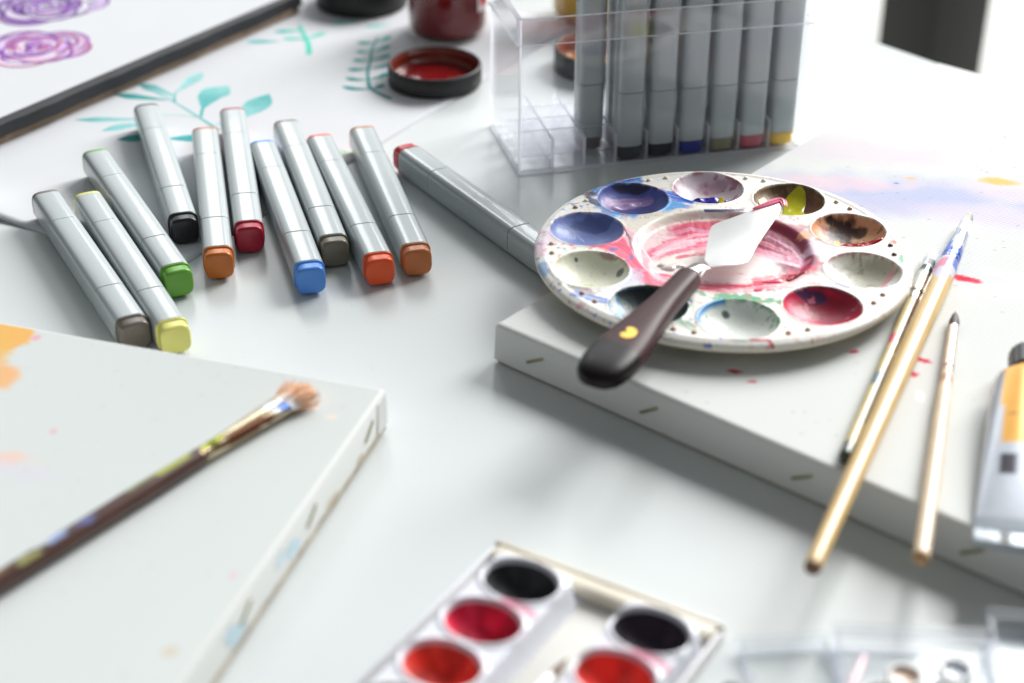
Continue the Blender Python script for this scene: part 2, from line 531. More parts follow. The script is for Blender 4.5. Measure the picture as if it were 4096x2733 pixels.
def ink(name, parent, org, pts, ws, cols, z):
    zi[0] += 0.004
    V, F, K = ribbon([(p[0] - org[0], p[1] - org[1]) for p in pts], ws, z + zi[0] % 0.12, cols)
    return build(name, V, F, M_INK, parent, colors=np.clip(K, 0, 1), sharp=None)


teal, pale, deep, aqua = (88, 182, 182), (164, 218, 218), (40, 138, 138), (92, 214, 192)


def leaf(b, t, w, cols, nm='painted_leaf', bend=0.0):
    mx, my = (b[0] + t[0]) / 2, (b[1] + t[1]) / 2
    dx, dy = t[0] - b[0], t[1] - b[1]
    mid = (mx - dy * bend, my + dx * bend)
    q = (b[0] * 0.25 + t[0] * 0.75 - dy * bend * 0.6, b[1] * 0.25 + t[1] * 0.75 + dx * bend * 0.6)
    ink(nm, sheet, C0, [b, mid, q, t], [w * 0.12, w * 0.9, w, 0.3], cols, 0.5)


ink('painted_stem', sheet, C0, [(-234, 305), (-206.7, 279.4), (-182.7, 250.8), (-168, 232)], [1, 1.5, 1.8, 2.4], (pale, teal), 0.5)
ink('painted_stem', sheet, C0, [(-182, 250), (-200, 253), (-216, 248)], [1.2, 1, 1], (pale, pale), 0.5)
ink('painted_stem', sheet, C0, [(-200, 272), (-202, 285), (-199, 296)], [1.6, 1.5, 1.2], (teal, pale), 0.5)
ink('painted_stem', sheet, C0, [(-181, 251), (-182, 262), (-180, 272)], [1.8, 1.8, 1.8], (teal, teal), 0.5)
leaf((-201, 288), (-191, 319), 9, (pale, pale))
leaf((-182, 264), (-172, 298), 17, (teal, pale), bend=0.1)
leaf((-170, 240), (-146, 286), 15, (pale, teal), bend=-0.08)
leaf((-212, 247), (-253, 245), 6, (pale, teal))
leaf((-206, 240), (-234, 230), 7.5, (pale, (120, 200, 200)), bend=-0.08)
leaf((-196, 221), (-223, 218), 9, (teal, deep), bend=-0.05)
leaf((-196, 220), (-176, 221), 8.5, (teal, (40, 160, 170)))
leaf((-201, 281), (-226, 300), 8, (pale, deep))
leaf((-205, 275), (-238, 283), 7, (teal, deep))
leaf((-78, 195), (-106, 208), 6, ((190, 222, 200), (205, 228, 212)))
fern = [(-73, 280), (-85.5, 294), (-88.7, 309), (-90.2, 326.7), (-89.6, 341), (-90.4, 356), (-89.0, 372), (-88, 381)]
ink('painted_stem', sheet, C0, fern, [2.6, 2.6, 2.0, 2.0, 1.8, 1.6, 1.4, 1], (deep, (80, 160, 160)), 0.5)
for i, (l, r) in enumerate([((-104, 298.5), (-79, 303)), ((-103, 312), (-77, 322)), ((-103, 326), (-76, 337)), ((-101, 342), (-78, 352)), ((-100, 356), (-79, 368)), ((-101, 372), (-80, 384))]):
    s = fern[i + 1]
    leaf(s, l, 4.6, (deep if i < 3 else teal, (50, 150, 150)), bend=0.1)
    leaf(s, r, 4.4, (deep if i < 3 else teal, (70, 160, 160)), bend=-0.1)
ink('painted_stem', sheet, C0, [(-129, 350), (-131, 366), (-134, 378), (-141, 402)], [3.6, 3.4, 3, 2.4], (aqua, aqua), 0.5)
leaf((-133.5, 377), (-149, 377), 4.5, (aqua, aqua))
leaf((-133.5, 377), (-122, 389), 4.5, (aqua, aqua))
leaf((-138, 392), (-156, 389), 6, (aqua, teal))
leaf((-150, 372), (-172, 371), 6, (teal, (120, 205, 205)))
leaf((-82, 404), (-98, 399), 5, (aqua, pale))
leaf((-98, 411), (-122, 406), 6, (pale, aqua))
leaf((-72, 402), (-50, 404), 4, (pale, pale))

# ------------------------------------------------------------------ drawing board with the rose picture
ba = math.radians(56.4)
bcorner = Vector((-141.5, 425.5, 0.65))
board = thing('drawing_board', 'dark edged board with a white rose picture, top left corner', 'board', bcorner, ba)
# local x runs back along the front edge (negative), local y away to the upper left
nb = 40
rings = []
for i in range(nb + 1):
    x = -420 + 420 * i / nb
    bow = 1.6 * math.sin(PI * i / nb) + 0.5 * math.sin(i * 1.1) + 0.4 * math.sin(i * 2.7)
    rings.append([(x, -bow, 5.0), (x, -bow, 12.2), (x, -bow + 1.6, 13.5), (x, 180, 13.5), (x, 180, 5.0)])
V, F = loft(rings); build('cloth_cover', V, F, M_BOARD, board, sharp=50)
bevel_box('backing_panel', (-419, -1.5, 0.8, 178, 0, 4.95), M_BOARDW, board, b=0.4)
pic = bevel_box('picture_sheet', (-417, -5, 4.0, 178, 13.55, 13.8), M_PAPER, board, b=0.05, seg=1)


def w2b(x, y):
    dx, dy = x - bcorner.x, y - bcorner.y
    return dx * math.cos(ba) + dy * math.sin(ba), -dx * math.sin(ba) + dy * math.cos(ba)


def rose(cx, cy, R, seed, tints, darks):
    """watercolour rose: overlapping crescent petals, each washed pale and outlined darker"""
    q = random.Random(seed); V = []; F = []; K = []
    lx, ly = w2b(cx, cy); z = 13.84

    def add(v, f, k):
        o = len(V); V.extend(v); F.extend([tuple(i + o for i in g) for g in f]); K.extend(k)
    r = R; a = q.random() * 6
    while r > 0.1 * R:
        n_ = 5 if r > 0.6 * R else (4 if r > 0.3 * R else 2)
        for k in range(n_):
            span = 2 * PI / n_ * (1.25 + 0.3 * q.random()); a0 = a + 2 * PI * k / n_ + 0.3 * q.random()
            w = 0.24 * R * (0.8 + 0.5 * q.random()); ox, oy = q.uniform(-1, 1) * 0.12 * R, q.uniform(-1, 1) * 0.12 * R
            rk = r * (0.88 + 0.16 * q.random())
            arc = lambda rad: [(lx + ox + rad * (1 - 0.3 * (2 * u - 1) ** 2) * math.cos(a0 + span * u), ly + oy + rad * (1 - 0.3 * (2 * u - 1) ** 2) * math.sin(a0 + span * u)) for u in (0, 0.2, 0.4, 0.6, 0.8, 1)]
            z += 0.002; add(*ribbon(arc(rk - w / 2), [w * 0.3, w * 0.9, w, w, w * 0.9, w * 0.3], z, (q.choice(tints), q.choice(tints)), 4))
            for m_ in range(3):
                z += 0.001; ww = 0.8 + 1.6 * q.random()
                add(*ribbon(arc(rk - w * q.random() * 0.9), [0.2, ww, ww * 0.7, ww, ww * 0.5, 0.2], z, (q.choice(tints + darks), q.choice(darks)), 4))
            z += 0.001; ww = 1.4 + 2.4 * q.random()
            add(*ribbon(arc(rk), [0.3, ww * 0.6, ww, ww * 0.8, ww * 0.6, 0.3], z, (q.choice(darks), q.choice(darks)), 4))
        r -= 0.17 * R; a += 0.9
    return build('painted_rose', V, F, M_INK, board, colors=np.clip(np.array(K), 0, 1), sharp=None)


rose(-292, 323, 33, 3, [(212, 180, 226), (232, 214, 238), (196, 156, 216), (240, 232, 242), (224, 176, 200)], [(150, 88, 182), (126, 66, 166), (176, 100, 180), (206, 124, 140), (104, 56, 142)])
rose(-302, 394, 37, 5, [(196, 168, 216), (228, 220, 236), (170, 132, 200), (226, 230, 226), (212, 190, 220)], [(110, 66, 150), (82, 48, 120), (140, 84, 180), (96, 92, 130), (70, 40, 96)])

# ------------------------------------------------------------------ stretched canvases
FD = math.radians(-39.6)


def make_canvas(name, label, corner, ax, sx, sy, flip, paintf, T=20.0, zb=2.2, face=None):
    """local x runs along one edge from the near corner, local y along the other"""
    t = thing(name, label, 'canvas', corner, ax)
    y0, y1 = (0, sy) if not flip else (-sy, 0)
    bevel_box('canvas_wrap', (0, sx, y0, y1, zb, T), M_CLOTH, t, b=1.6, seg=4)
    bevel_box('stretcher_frame', (1.0, sx - 1, y0 + 1.0, y1 - 1.0, 0, zb - 0.05), M_WOOD, t, b=0.3, seg=1)
    st = 1.1
    gx = np.arange(1.7, sx - 1.6, st); gy = np.arange(y0 + 1.7, y1 - 1.6, st)
    A, B = np.meshgrid(gx, gy, indexing='ij')
    pt = Paint(A.ravel(), B.ravel(), (222, 224, 222))
    paintf(pt)
    V = np.stack([A.ravel(), B.ravel(), T + 0.04 + 0.12 * fbm(A.ravel() * 0.02, B.ravel() * 0.02, 5)], -1)
    build('painted_face', V, grid(len(gx), len(gy)), face or M_FACE, t, colors=pt.c, sharp=180)
    # the cloth folded over at the near corner
    for (q0, q1, q2, q3) in [((-0.75, y0 + 0.6, zb + 1), (-0.5, y0 + 11, zb + 1.4), (-0.35, y0 + 9.5, T - 2.2), (-0.5, y0 + 1.2, T - 1.6))]:
        V = [q0, q1, q2, q3] + [(0.6, q[1], q[2]) for q in (q0, q1, q2, q3)]
        build('corner_fold', V, [(0, 3, 2, 1), (0, 1, 5, 4), (1, 2, 6, 5), (2, 3, 7, 6), (3, 0, 4, 7)], M_CLOTH, t, sharp=None)
    return t


def staple(t, x, y, z, ang, face):
    """a wire staple on a side: face 'y' lies on the plane y, 'x' on the plane x"""
    pts = [(-5.2, 0.4), (-5.0, 0.9), (-4.2, 1.1), (4.2, 1.1), (5.0, 0.9), (5.2, 0.4)]
    rings = []
    for q, h in pts:
        rings.append([(q, -0.55, -0.6), (q, 0.55, -0.6), (q, 0.55, h - 0.4), (q, -0.55, h - 0.4)])
    V, F = loft(rings)
    o = build('staple', V, F, M_STAPLE, t)
    o.location = Vector((x, y, z)) * S
    if face == 'y':
        o.rotation_euler = Matrix.Rotation(PI / 2, 3, 'X').to_4x4().to_euler()
        o.matrix_local = Matrix.Translation(Vector((x, y, z)) * S) @ Matrix.Rotation(PI / 2, 4, 'X') @ Matrix.Rotation(ang, 4, 'Z')
    else:
        o.matrix_local = Matrix.Translation(Vector((x, y, z)) * S) @ Matrix.Rotation(-PI / 2, 4, 'Y') @ Matrix.Rotation(ang, 4, 'Z')
    return o


RC = Vector((-7.6, -18.2, 0))


def to_rc(x, y):
    dx, dy = x - RC.x, y - RC.y
    return dx * math.cos(FD) + dy * math.sin(FD), -dx * math.sin(FD) + dy * math.cos(FD)


def paint_right(p):
    def bl(x, y, rx, ry, col, a, rot=0, **k):
        q = to_rc(x, y); p.blob(q[0], q[1], rx, ry, col, a, rot=rot - math.degrees(FD), **k)
    bl(190, 118, 70, 18, (196, 196, 222), 0.7, -4, rough=0.9, fr=0.06, soft=0.7)
    bl(215, 112, 56, 12, (184, 192, 222), 0.7, -6, rough=1.0, fr=0.07, soft=0.7)
    bl(165, 128, 34, 7, (234, 208, 216), 0.65, -5, rough=0.9, fr=0.07, soft=0.7)
    bl(188, 166, 34, 14, (222, 208, 218), 0.6, -15, rough=0.9, fr=0.05, soft=0.7)
    bl(170, 98, 30, 10, (198, 196, 222), 0.65, 0, rough=0.9, fr=0.06, soft=0.7)
    bl(235, 92, 40, 10, (216, 208, 230), 0.8, -8, rough=0.9, fr=0.06, soft=0.7)
    bl(262, 118, 26, 10, (232, 216, 226), 0.6, -8, rough=0.9, fr=0.06, soft=0.7)
    bl(250, 131, 10, 4.2, (240, 196, 110), 0.9, -8, rough=0.4, fr=0.2, soft=0.4)
    bl(205, 134, 3, 1.6, (236, 190, 120), 0.6, 0)
    bl(196, 128, 1.2, 0.8, (40, 90, 190), 0.9)
    for i in range(5):
        bl(205.5 + i * 2.1, 27.6 - 0.9 * i + rnd.uniform(-0.6, 0.6), 2.0, 3.2 - 0.2 * i, (226, 66, 90), 0.95, 10, rough=0.6, fr=0.8)
    bl(221.5, 33, 5, 4, (246, 247, 247), 1, 0); bl(231.6, 29, 6, 4, (246, 247, 247), 1, 0)
    for (x, y, rx, ry) in [(174, -46, 4.2, 1.7), (168, -57.5, 3.0, 2.6), (172.5, -39.5, 2.4, 1.2), (93.5, -57.0, 2.8, 1.6), (100, -64.8, 2.4, 1.0), (146, -40, 2.2, 1.2)]:
        bl(x, y, rx, ry, (214, 36, 74), 0.95, rnd.uniform(-40, 10), rough=0.6, fr=0.7)
    bl(168, -75, 1.6, 3.4, (247, 248, 248), 0.9)
    bl(250, 20, 34, 10, (240, 240, 240), 0.6, 10, rough=0.8, fr=0.06, soft=0.6)
    p.specks(0.55, 0.83, (90, 80, 70), 0.4)


rc = make_canvas('stretched_canvas', 'white stretched canvas carrying the palette and brushes, smeared with lilac paint', RC, FD, 306, 408, False, paint_right, zb=0.5)
for i, xx in enumerate([23, 84, 158, 231]):
    staple(rc, xx, -0.1, 10.0, math.radians(30 + (i % 2) * 4), 'y')
for yy in (60, 140, 220, 300): staple(rc, -0.1, yy, 10.0, math.radians(20), 'x')

LC = Vector((-52.0, -72.3, 0)); LA = math.radians(163.2)


def to_lc(x, y):
    dx, dy = x - LC.x, y - LC.y
    return dx * math.cos(LA) + dy * math.sin(LA), -dx * math.sin(LA) + dy * math.cos(LA)


def paint_left(p):
    def bl(x, y, rx, ry, col, a, rot=0, **k):
        q = to_lc(x, y); p.blob(q[0], q[1], rx, ry, col, a, rot=rot - math.degrees(LA), **k)
    p.mix(0.25 + 0.5 * fbm(p.x * 0.03, p.y * 0.03, 77), (214, 222, 222))
    bl(-222, -30, 18, 13, (240, 188, 112), 1.0, -20, rough=0.35, fr=0.12, soft=0.15)
    bl(-226, -45, 14, 10, (238, 190, 110), 0.9, -20, rough=0.4, fr=0.12, soft=0.2)
    bl(-216, -66, 11, 9, (242, 186, 126), 0.9, -30, rough=0.5, fr=0.15, soft=0.35)
    bl(-205.5, -34, 2.2, 2.6, (236, 176, 190), 0.8)
    bl(-196, -125, 12, 4, (242, 206, 186), 0.8, -20, rough=0.7, fr=0.15, soft=0.5)
    bl(-188, -133, 14, 5, (222, 216, 230), 0.5, -20, rough=0.7, fr=0.15, soft=0.5)
    bl(-181, -106, 1.4, 2.0, (236, 170, 180), 0.7)
    bl(-72, -94, 2.2, 2.0, (244, 226, 212), 0.9); bl(-80, -86, 1.6, 3, (240, 220, 206), 0.8)
    bl(-97, -196, 0.9, 1.6, (240, 176, 196), 0.6)
    bl(-112, -236, 2.6, 3.0, (216, 206, 186), 0.9)
    p.specks(0.5, 0.82, (200, 190, 180), 0.5)


lc = make_canvas('stretched_canvas', 'white stretched canvas under the brown brush, orange paint at its left edge', LC, LA, 300, 300, False, paint_left, face=M_FACE2)
for yy in (20, 80, 139, 198): staple(lc, -0.1, yy, 11.5, math.radians(-60 - yy * 0.05), 'x')
# smudges of pale paint along the side
for (yy, zz, w, h, col) in [(98, 9, 6, 4, (196, 220, 230)), (108, 12, 5, 3, (206, 224, 232)), (146, 8, 7, 4, (190, 214, 224)), (152, 12, 5, 3, (196, 216, 226)), (60, 5, 7, 2, (206, 196, 176)), (30, 4, 4, 3, (200, 190, 170))]:
    V = [(-0.14, yy, zz)] + [(-0.14, yy + w * math.cos(a) * (0.7 + 0.5 * rnd.random()), zz + h * math.sin(a) * (0.7 + 0.5 * rnd.random())) for a in [2 * PI * i / 14 for i in range(14)]]
    build('paint_smudge', V, [(0, 1 + (i + 1) % 14, 1 + i) for i in range(14)], paint(col, 0.6), lc, sharp=None)
# frayed lower hem of the cloth
V = []; F = []
for i in range(90):
    y = 2 + i * 3.2
    V += [(-0.45, y, 1.0 + 1.1 * rnd.random()), (-0.35, y, 3.4 + 0.8 * rnd.random()), (0.5, y, 3.6)]
for i in range(89):
    a = i * 3
    F += [(a, a + 3, a + 4, a + 1), (a + 1, a + 4, a + 5, a + 2)]
build('frayed_hem', V, F, mat('raw_canvas_hem', (178, 168, 150), rough=0.9, var=0.35, vscale=60), lc, sharp=None)

# ------------------------------------------------------------------ palette
PCX, PCY, PZ = 96.64, 32.68, 31.0
RO, RW, WR, CR = 86.6, 64.8, 17.2, 41.6
WELL = [(RW * math.cos(math.radians(126.4 - 36 * i)), RW * math.sin(math.radians(126.4 - 36 * i))) for i in range(10)]
pal = thing('round_palette', 'round white plastic palette with ten paint wells on the right canvas', 'palette', (PCX, PCY, 20.2))
PT = PZ - 20.2                                  # height of the flat top above the palette's base


def pal_z(x, y, under=False):
    r = np.hypot(x, y)
    z = np.full_like(r, PT)
    t = 1.0 if under else 0.0
    e = np.clip((r - (RO - 3.4)) / 3.4, 0, 1)
    z = z - (1 - np.sqrt(np.clip(1 - e * e, 0, 1))) * 2.2
    lip = np.exp(-((r - (RO - 4.2)) / 1.3) ** 2) * 0.5
    z = z + lip
    # centre well: sloped wall and flat floor
    f = sstep(CR - 4.6, CR + 0.4, r)
    z = z - 3.4 * (1 - f ** 1.0)
    for (wx, wy) in WELL:
        q = np.hypot(x - wx, y - wy) / (WR + t)
        dpt = (9.4 if under else 8.0) * np.clip(1 - q ** 2.4, 0, 1) ** 0.8
        z = z - dpt
        z = z + np.exp(-((q - 1.035) / 0.035) ** 2) * 0.35
    return z


nr, na = 176, 780
rad = np.concatenate([np.linspace(0.5, RO - 3.4, nr - 14), RO - 3.4 + 3.4 * np.sin(np.linspace(0, PI / 2, 15))[1:]])
ang = np.arange(na) * 2 * PI / na
Rr, Aa = np.meshgrid(rad, ang, indexing='ij')
px = (Rr * np.cos(Aa)).ravel(); py = (Rr * np.sin(Aa)).ravel()
pz = pal_z(px, py)
pp = Paint(px, py, (246, 245, 239))
pp.mix(0.25 * fbm(px * 0.05, py * 0.05, 3), (228, 224, 210))
# --- the centre: pink mixes
incen = 1 - sstep(CR - 0.6, CR + 0.3, np.hypot(px, py))
pp.blob(-28, 30, 22, 12, (226, 218, 200), 0.7, rot=40, rough=0.3, soft=0.4)
pp.mix(0.8 * (1 - sstep(34, 39, np.hypot(px + 2, py + 1) + 7 * (fbm(px * 0.1, py * 0.1, 55) - 0.5))), (242, 206, 212))
pp.blob(-4, 25, 19, 11, (206, 78, 104), 1.0, rot=8, rough=0.35, fr=0.1)
pp.blob(20, 22, 24, 12, (180, 66, 90), 0.95, rot=-20, rough=0.5, fr=0.12)
pp.blob(32, 4, 11, 27, (146, 66, 92), 1.0, rot=12, rough=0.25, fr=0.1)
pp.blob(24, 12, 16, 10, (136, 50, 74), 0.8, rot=-35, rough=0.4, fr=0.12)
pp.stroke([(-58, 8), (-47, 4), (-40, -8), (-32, -27)], 19, (240, 100, 132), 1, 0.15, 0.35, 0.2)
pp.stroke([(-54, 14), (-44, 17)], 6, (246, 178, 196), 0.9, 0.3)
pp.stroke([(-34, -6), (-22, 10), (-4, 19), (12, 17)], 13, (238, 132, 158), 1, 0.4, 0.35)
pp.stroke([(-33, -2), (-18, 8), (0, 11), (14, 8)], 9, (240, 112, 142), 0.95, 0.5, 0.35)
pp.stroke([(-30, 2), (-16, 14), (-2, 17)], 4, (250, 206, 216), 0.9, 0.5, 0.4)
pp.stroke([(-22, 22), (-12, 27), (-4, 24)], 4, (222, 150, 180), 0.8, 0.5, 0.4)
pp.blob(-14, -9, 22, 9, (240, 234, 226), 0.95, rot=5, rough=0.5, fr=0.12)
pp.blob(8, -8, 20, 14, (244, 238, 234), 0.9, rot=0, rough=0.5, fr=0.12)
pp.stroke([(12, 8), (24, 0), (36, -8)], 8, (240, 158, 182), 0.95, 0.5)
pp.stroke([(16, 2), (28, -6), (34, -9)], 3, (250, 212, 222), 0.9, 0.5)
pp.stroke([(-44, 19), (-40, 4), (-35, -14), (-30, -29)], 6.5, (250, 200, 210), 1, 0.2, 0.3)
pp.blob(-21, -20, 6, 4.5, (226, 46, 70), 0.75, rot=20, rough=0.9, fr=0.35)
pp.blob(-30, -23, 5, 3, (236, 190, 200), 0.7, rough=0.7)
pp.stroke([(-14, -29), (0, -32), (16, -29)], 11, (236, 84, 118), 0.95, 0.75, 0.6, 0.25)
pp.stroke([(-12, -37), (2, -39), (20, -36)], 6, (242, 150, 172), 0.9, 0.7, 0.6, 0.25)
pp.stroke([(14, -24), (26, -22), (36, -16)], 9, (232, 60, 96), 0.9, 0.7, 0.7, 0.3)
pp.blob(30, -20, 6, 4.5, (176, 18, 50), 0.95, rough=0.8, fr=0.3)
pp.blob(16, -36, 3, 2.4, (222, 34, 74), 0.9, rough=0.8, fr=0.3)
pp.blob(24, -31, 7, 5, (244, 196, 200), 0.7, rough=0.8, fr=0.25)
pp.stroke([(-4, 41), (14, 41)], 1.6, (44, 62, 140), 0.9, 0.4)
pp.blob(-30, 36, 6, 3, (206, 198, 176), 0.6)
pp.stroke([(10, 20), (22, 12), (34, 0)], 4, (236, 150, 176), 0.85, 0.5, 0.4)
pp.stroke([(24, 20), (33, 8), (37, -6)], 2, (214, 160, 190), 0.8, 0.5, 0.4)
pp.stroke([(-30, -14), (-10, -20), (8, -24)], 7, (248, 236, 234), 0.95, 0.3, 0.4)
pp.stroke([(-36, -8), (-26, 4), (-12, 12)], 3, (252, 222, 228), 0.95, 0.4, 0.5)
pp.stroke([(-26, 8), (-10, 21), (6, 23)], 2.4, (250, 190, 204), 0.9, 0.4, 0.5)
pp.stroke([(-20, -2), (-4, 4), (10, 3)], 3.4, (224, 76, 108), 0.85, 0.6, 0.6)
pp.stroke([(-6, -16), (10, -17), (24, -13)], 4, (248, 226, 226), 0.9, 0.4, 0.6)
pp.stroke([(-20, -33), (-4, -35.5), (12, -33)], 3.2, (250, 214, 220), 0.9, 0.5, 0.6)
pp.stroke([(-8, -28), (8, -29), (22, -25)], 2.4, (214, 40, 80), 0.9, 0.6, 0.7)
pp.stroke([(20, -34), (30, -28), (37, -20)], 4, (214, 150, 150), 0.7, 0.5, 0.6)
pp.specks(0.35, 0.74, (110, 110, 90), 0.35, incen)
# --- flat rim smears
out = 1 - incen
pp.blob(-38, 41, 22, 7, (112, 176, 234), 1.0, rot=14, rough=1.0, fr=0.18, soft=0.4)
pp.blob(-24, 45, 10, 4, (92, 162, 226), 0.8, rot=8, rough=1.0, fr=0.25, soft=0.4)
pp.stroke([(-58, 58), (-48, 66), (-35, 72)], 8, (38, 136, 214), 1.0, 0.3, 0.5)
pp.stroke([(-50, 67), (-38, 73)], 3.6, (20, 96, 200), 0.95, 0.5, 0.7)
pp.stroke([(-24, 58), (-12, 51)], 9, (44, 112, 222), 1.0, 0.35, 0.5)
pp.blob(-60, 58, 4, 3, (50, 40, 44), 0.9, rough=0.7)
pp.blob(-58, 50, 2.5, 6, (50, 44, 60), 0.85, rot=35, rough=0.6)
pp.blob(-80, 8, 3, 8, (214, 180, 210), 0.5, rough=0.9)
pp.blob(-83, -20, 3.4, 6, (128, 176, 226), 0.8, rough=0.9)
pp.blob(-68, -38, 8, 3, (92, 96, 130), 0.6, rot=-35, rough=0.9)
pp.stroke([(-68, -44), (-54, -51)], 5.5, (56, 112, 210), 0.9, 0.6, 0.7)
pp.blob(-44, -30, 8, 9, (206, 210, 236), 0.6, rot=30, rough=0.9)
pp.blob(47, -1, 8, 10, (238, 214, 232), 0.7, rot=20, rough=0.8, fr=0.15)
pp.blob(40, 15, 5, 3, (240, 176, 132), 0.85, rot=30, rough=0.8)
pp.stroke([(40, -50), (54, -48)], 1.4, (60, 100, 196), 0.9, 0.3)
pp.blob(24, -46, 2.4, 2.2, (80, 92, 186), 0.85, rough=0.7)
pp.blob(4, -45, 17, 4.2, (60, 160, 108), 0.9, rot=-10, rough=1.1, fr=0.3)
pp.blob(83, -8, 2.6, 5, (126, 220, 170), 0.75, rough=0.7)
pp.blob(80, 8, 2.4, 1.8, (236, 158, 130), 0.8, rough=0.7)
pp.stroke([(4, -82.6), (11, -82.2), (12.5, -85)], 1.8, (206, 34, 66), 0.95, 0.2)
pp.specks(0.28, 0.71, (226, 90, 110), 0.85, out * sstep(0.2, 0.9, fbm(px * 0.03, py * 0.03, 8)))
pp.specks(0.33, 0.72, (90, 130, 210), 0.85, out * (px < 0))
pp.specks(0.5, 0.77, (220, 110, 70), 0.8, out)
pp.stroke([(-20, -74), (-30, -58), (-24, -50)], 5, (56, 140, 100), 0.8, 0.6, 0.7)
pp.blob(-84, 2, 3, 12, (216, 150, 190), 0.5, rough=1.1, fr=0.3)
pp.blob(50, -34, 9, 3, (206, 200, 232), 0.7, rot=20, rough=1.0)
pp.blob(60, 34, 6, 2.4, (240, 170, 130), 0.7, rot=-40, rough=1.0)
# --- the wells
basecol = [(96, 106, 182), (226, 208, 216), (132, 102, 76), (226, 184, 142), (226, 224, 212), (206, 36, 80), (226, 232, 226), (24, 38, 46), (232, 234, 210), (132, 148, 204)]


def wl(i):
    wx, wy = WELL[i]
    q = np.hypot(px - wx, py - wy) / WR
    return q, 1 - sstep(0.985, 1.02, q + 0.05 * (fbm(px * 0.4, py * 0.4, 200 + i) - 0.5)), wx, wy


PX, PY, PALL = px, py, pp
for i in range(10):
    sel = np.nonzero(np.hypot(PX - WELL[i][0], PY - WELL[i][1]) < WR * 1.2)[0]
    px, py = PX[sel], PY[sel]
    pp = Paint(px, py, (0, 0, 0)); pp.c = PALL.c[sel].copy(); pp.n = 100 + 20 * i
    q, m, wx, wy = wl(i)
    keep = pp.c.copy()
    pp.mix(np.ones_like(px) * (1.0 if i not in (1, 4, 6, 8) else 0.75), basecol[i])
    if i == 0:
        pp.blob(wx - 6, wy - 7, 13, 9, (142, 152, 216), 0.9, rough=0.5, fr=0.1, soft=0.5)
        pp.stroke([(wx - 13, wy - 4), (wx - 10, wy + 6), (wx - 2, wy + 9), (wx + 8, wy + 8)], 6, (190, 150, 196), 0.9, 0.5)
        pp.stroke([(wx - 14, wy - 9), (wx - 14, wy + 3)], 2.5, (206, 204, 236), 0.9, 0.4)
        pp.blob(wx + 2, wy - 2, 13, 7, (62, 62, 130), 0.85, rough=0.4, soft=0.5)
        pp.blob(wx + 4, wy - 16, 12, 2, (210, 200, 110), 0.9)
        pp.blob(wx, wy + 15.5, 14, 2.2, (40, 42, 60), 0.9)
    if i == 1:
        pp.specks(0.22, 0.60, (170, 110, 132), 0.8); pp.blob(wx + 3, wy + 10, 8, 4, (186, 130, 150), 0.6, rough=0.7)
        pp.blob(wx - 9, wy + 2, 6, 12, (228, 222, 226), 0.6, soft=0.5)
    if i == 2:
        pp.specks(0.25, 0.58, (84, 62, 44), 0.8); pp.blob(wx - 8, wy + 2, 6, 8, (214, 196, 190), 0.9, rough=0.7)
        pp.blob(wx + 10, wy, 6, 12, (112, 70, 62), 0.8, rough=0.6); pp.blob(wx - 2, wy + 8, 5, 3, (150, 140, 196), 0.8, rough=0.8)
        pp.blob(wx + 8, wy - 13, 10, 3, (190, 184, 40), 0.9, rough=0.7)
    if i == 3:
        pp.blob(wx - 11, wy, 6, 14, (238, 156, 108), 0.9, rough=0.5); pp.blob(wx - 1, wy + 9, 8, 8, (58, 30, 22), 1, rough=0.7, fr=0.2)
        pp.blob(wx + 7, wy + 8, 3, 3, (62, 40, 26), 0.9, rough=0.6); pp.blob(wx - 4, wy + 1.5, 1.8, 2.4, (216, 190, 50), 1)
        pp.stroke([(wx - 10, wy + 9), (wx - 9, wy + 2)], 2.6, (196, 66, 40), 0.9, 0.3); pp.specks(0.3, 0.66, (120, 80, 50), 0.6)
        pp.stroke([(wx - 17, wy + 1), (wx - 14, wy - 8)], 2, (206, 90, 170), 0.9, 0.2)
    if i == 4:
        pp.blob(wx + 4, wy + 6, 13, 9, (186, 184, 166), 0.9, rough=0.5); pp.specks(0.3, 0.66, (140, 138, 110), 0.6)
        pp.stroke([(wx - 14, wy + 9), (wx - 9, wy - 2), (wx + 2, wy - 6), (wx + 13, wy - 3)], 5, (244, 244, 244), 1, 0.1)
        pp.blob(wx - 11, wy - 4, 5, 9, (240, 216, 200), 0.9, rough=0.5); pp.stroke([(wx + 14, wy + 4), (wx + 8, wy - 4), (wx + 6, wy - 10)], 3, (234, 150, 166), 0.9, 0.3)
        pp.blob(wx + 4, wy - 11, 12, 4, (236, 214, 208), 0.8)
    if i == 5:
        pp.blob(wx - 6, wy - 8, 13, 8, (232, 74, 112), 0.85, rot=-25, rough=0.7, fr=0.25, soft=0.5); pp.blob(wx + 6, wy + 6, 12, 10, (140, 32, 56), 0.85, rough=0.5, soft=0.5)
        pp.blob(wx - 2, wy + 14, 8, 2.6, (56, 52, 100), 0.9, rough=0.7); pp.specks(0.3, 0.68, (242, 140, 164), 0.7)
    if i == 6:
        pp.blob(wx - 4, wy + 12, 1.8, 1.6, (40, 66, 60), 0.9, rough=0.6); pp.specks(0.4, 0.68, (70, 150, 110), 0.7, (q > 0.7).astype(float))
    if i == 7:
        pp.blob(wx - 14, wy - 2, 4, 14, (100, 160, 214), 0.9, rough=0.6); pp.blob(wx - 15, wy + 3, 2, 6, (226, 228, 220), 0.8)
        pp.specks(0.3, 0.66, (60, 110, 110), 0.7)
    if i == 8:
        pp.specks(0.2, 0.62, (196, 208, 60), 0.9, (py < wy).astype(float)); pp.blob(wx + 13.5, wy + 3, 1.6, 2.6, (50, 60, 90), 0.8, rough=0.7)
        pp.blob(wx - 6, wy + 14, 0.8, 0.7, (60, 80, 96), 0.9); pp.blob(wx + 9, wy + 14, 6, 1.4, (150, 60, 80), 0.6, rot=-30, rough=0.6)
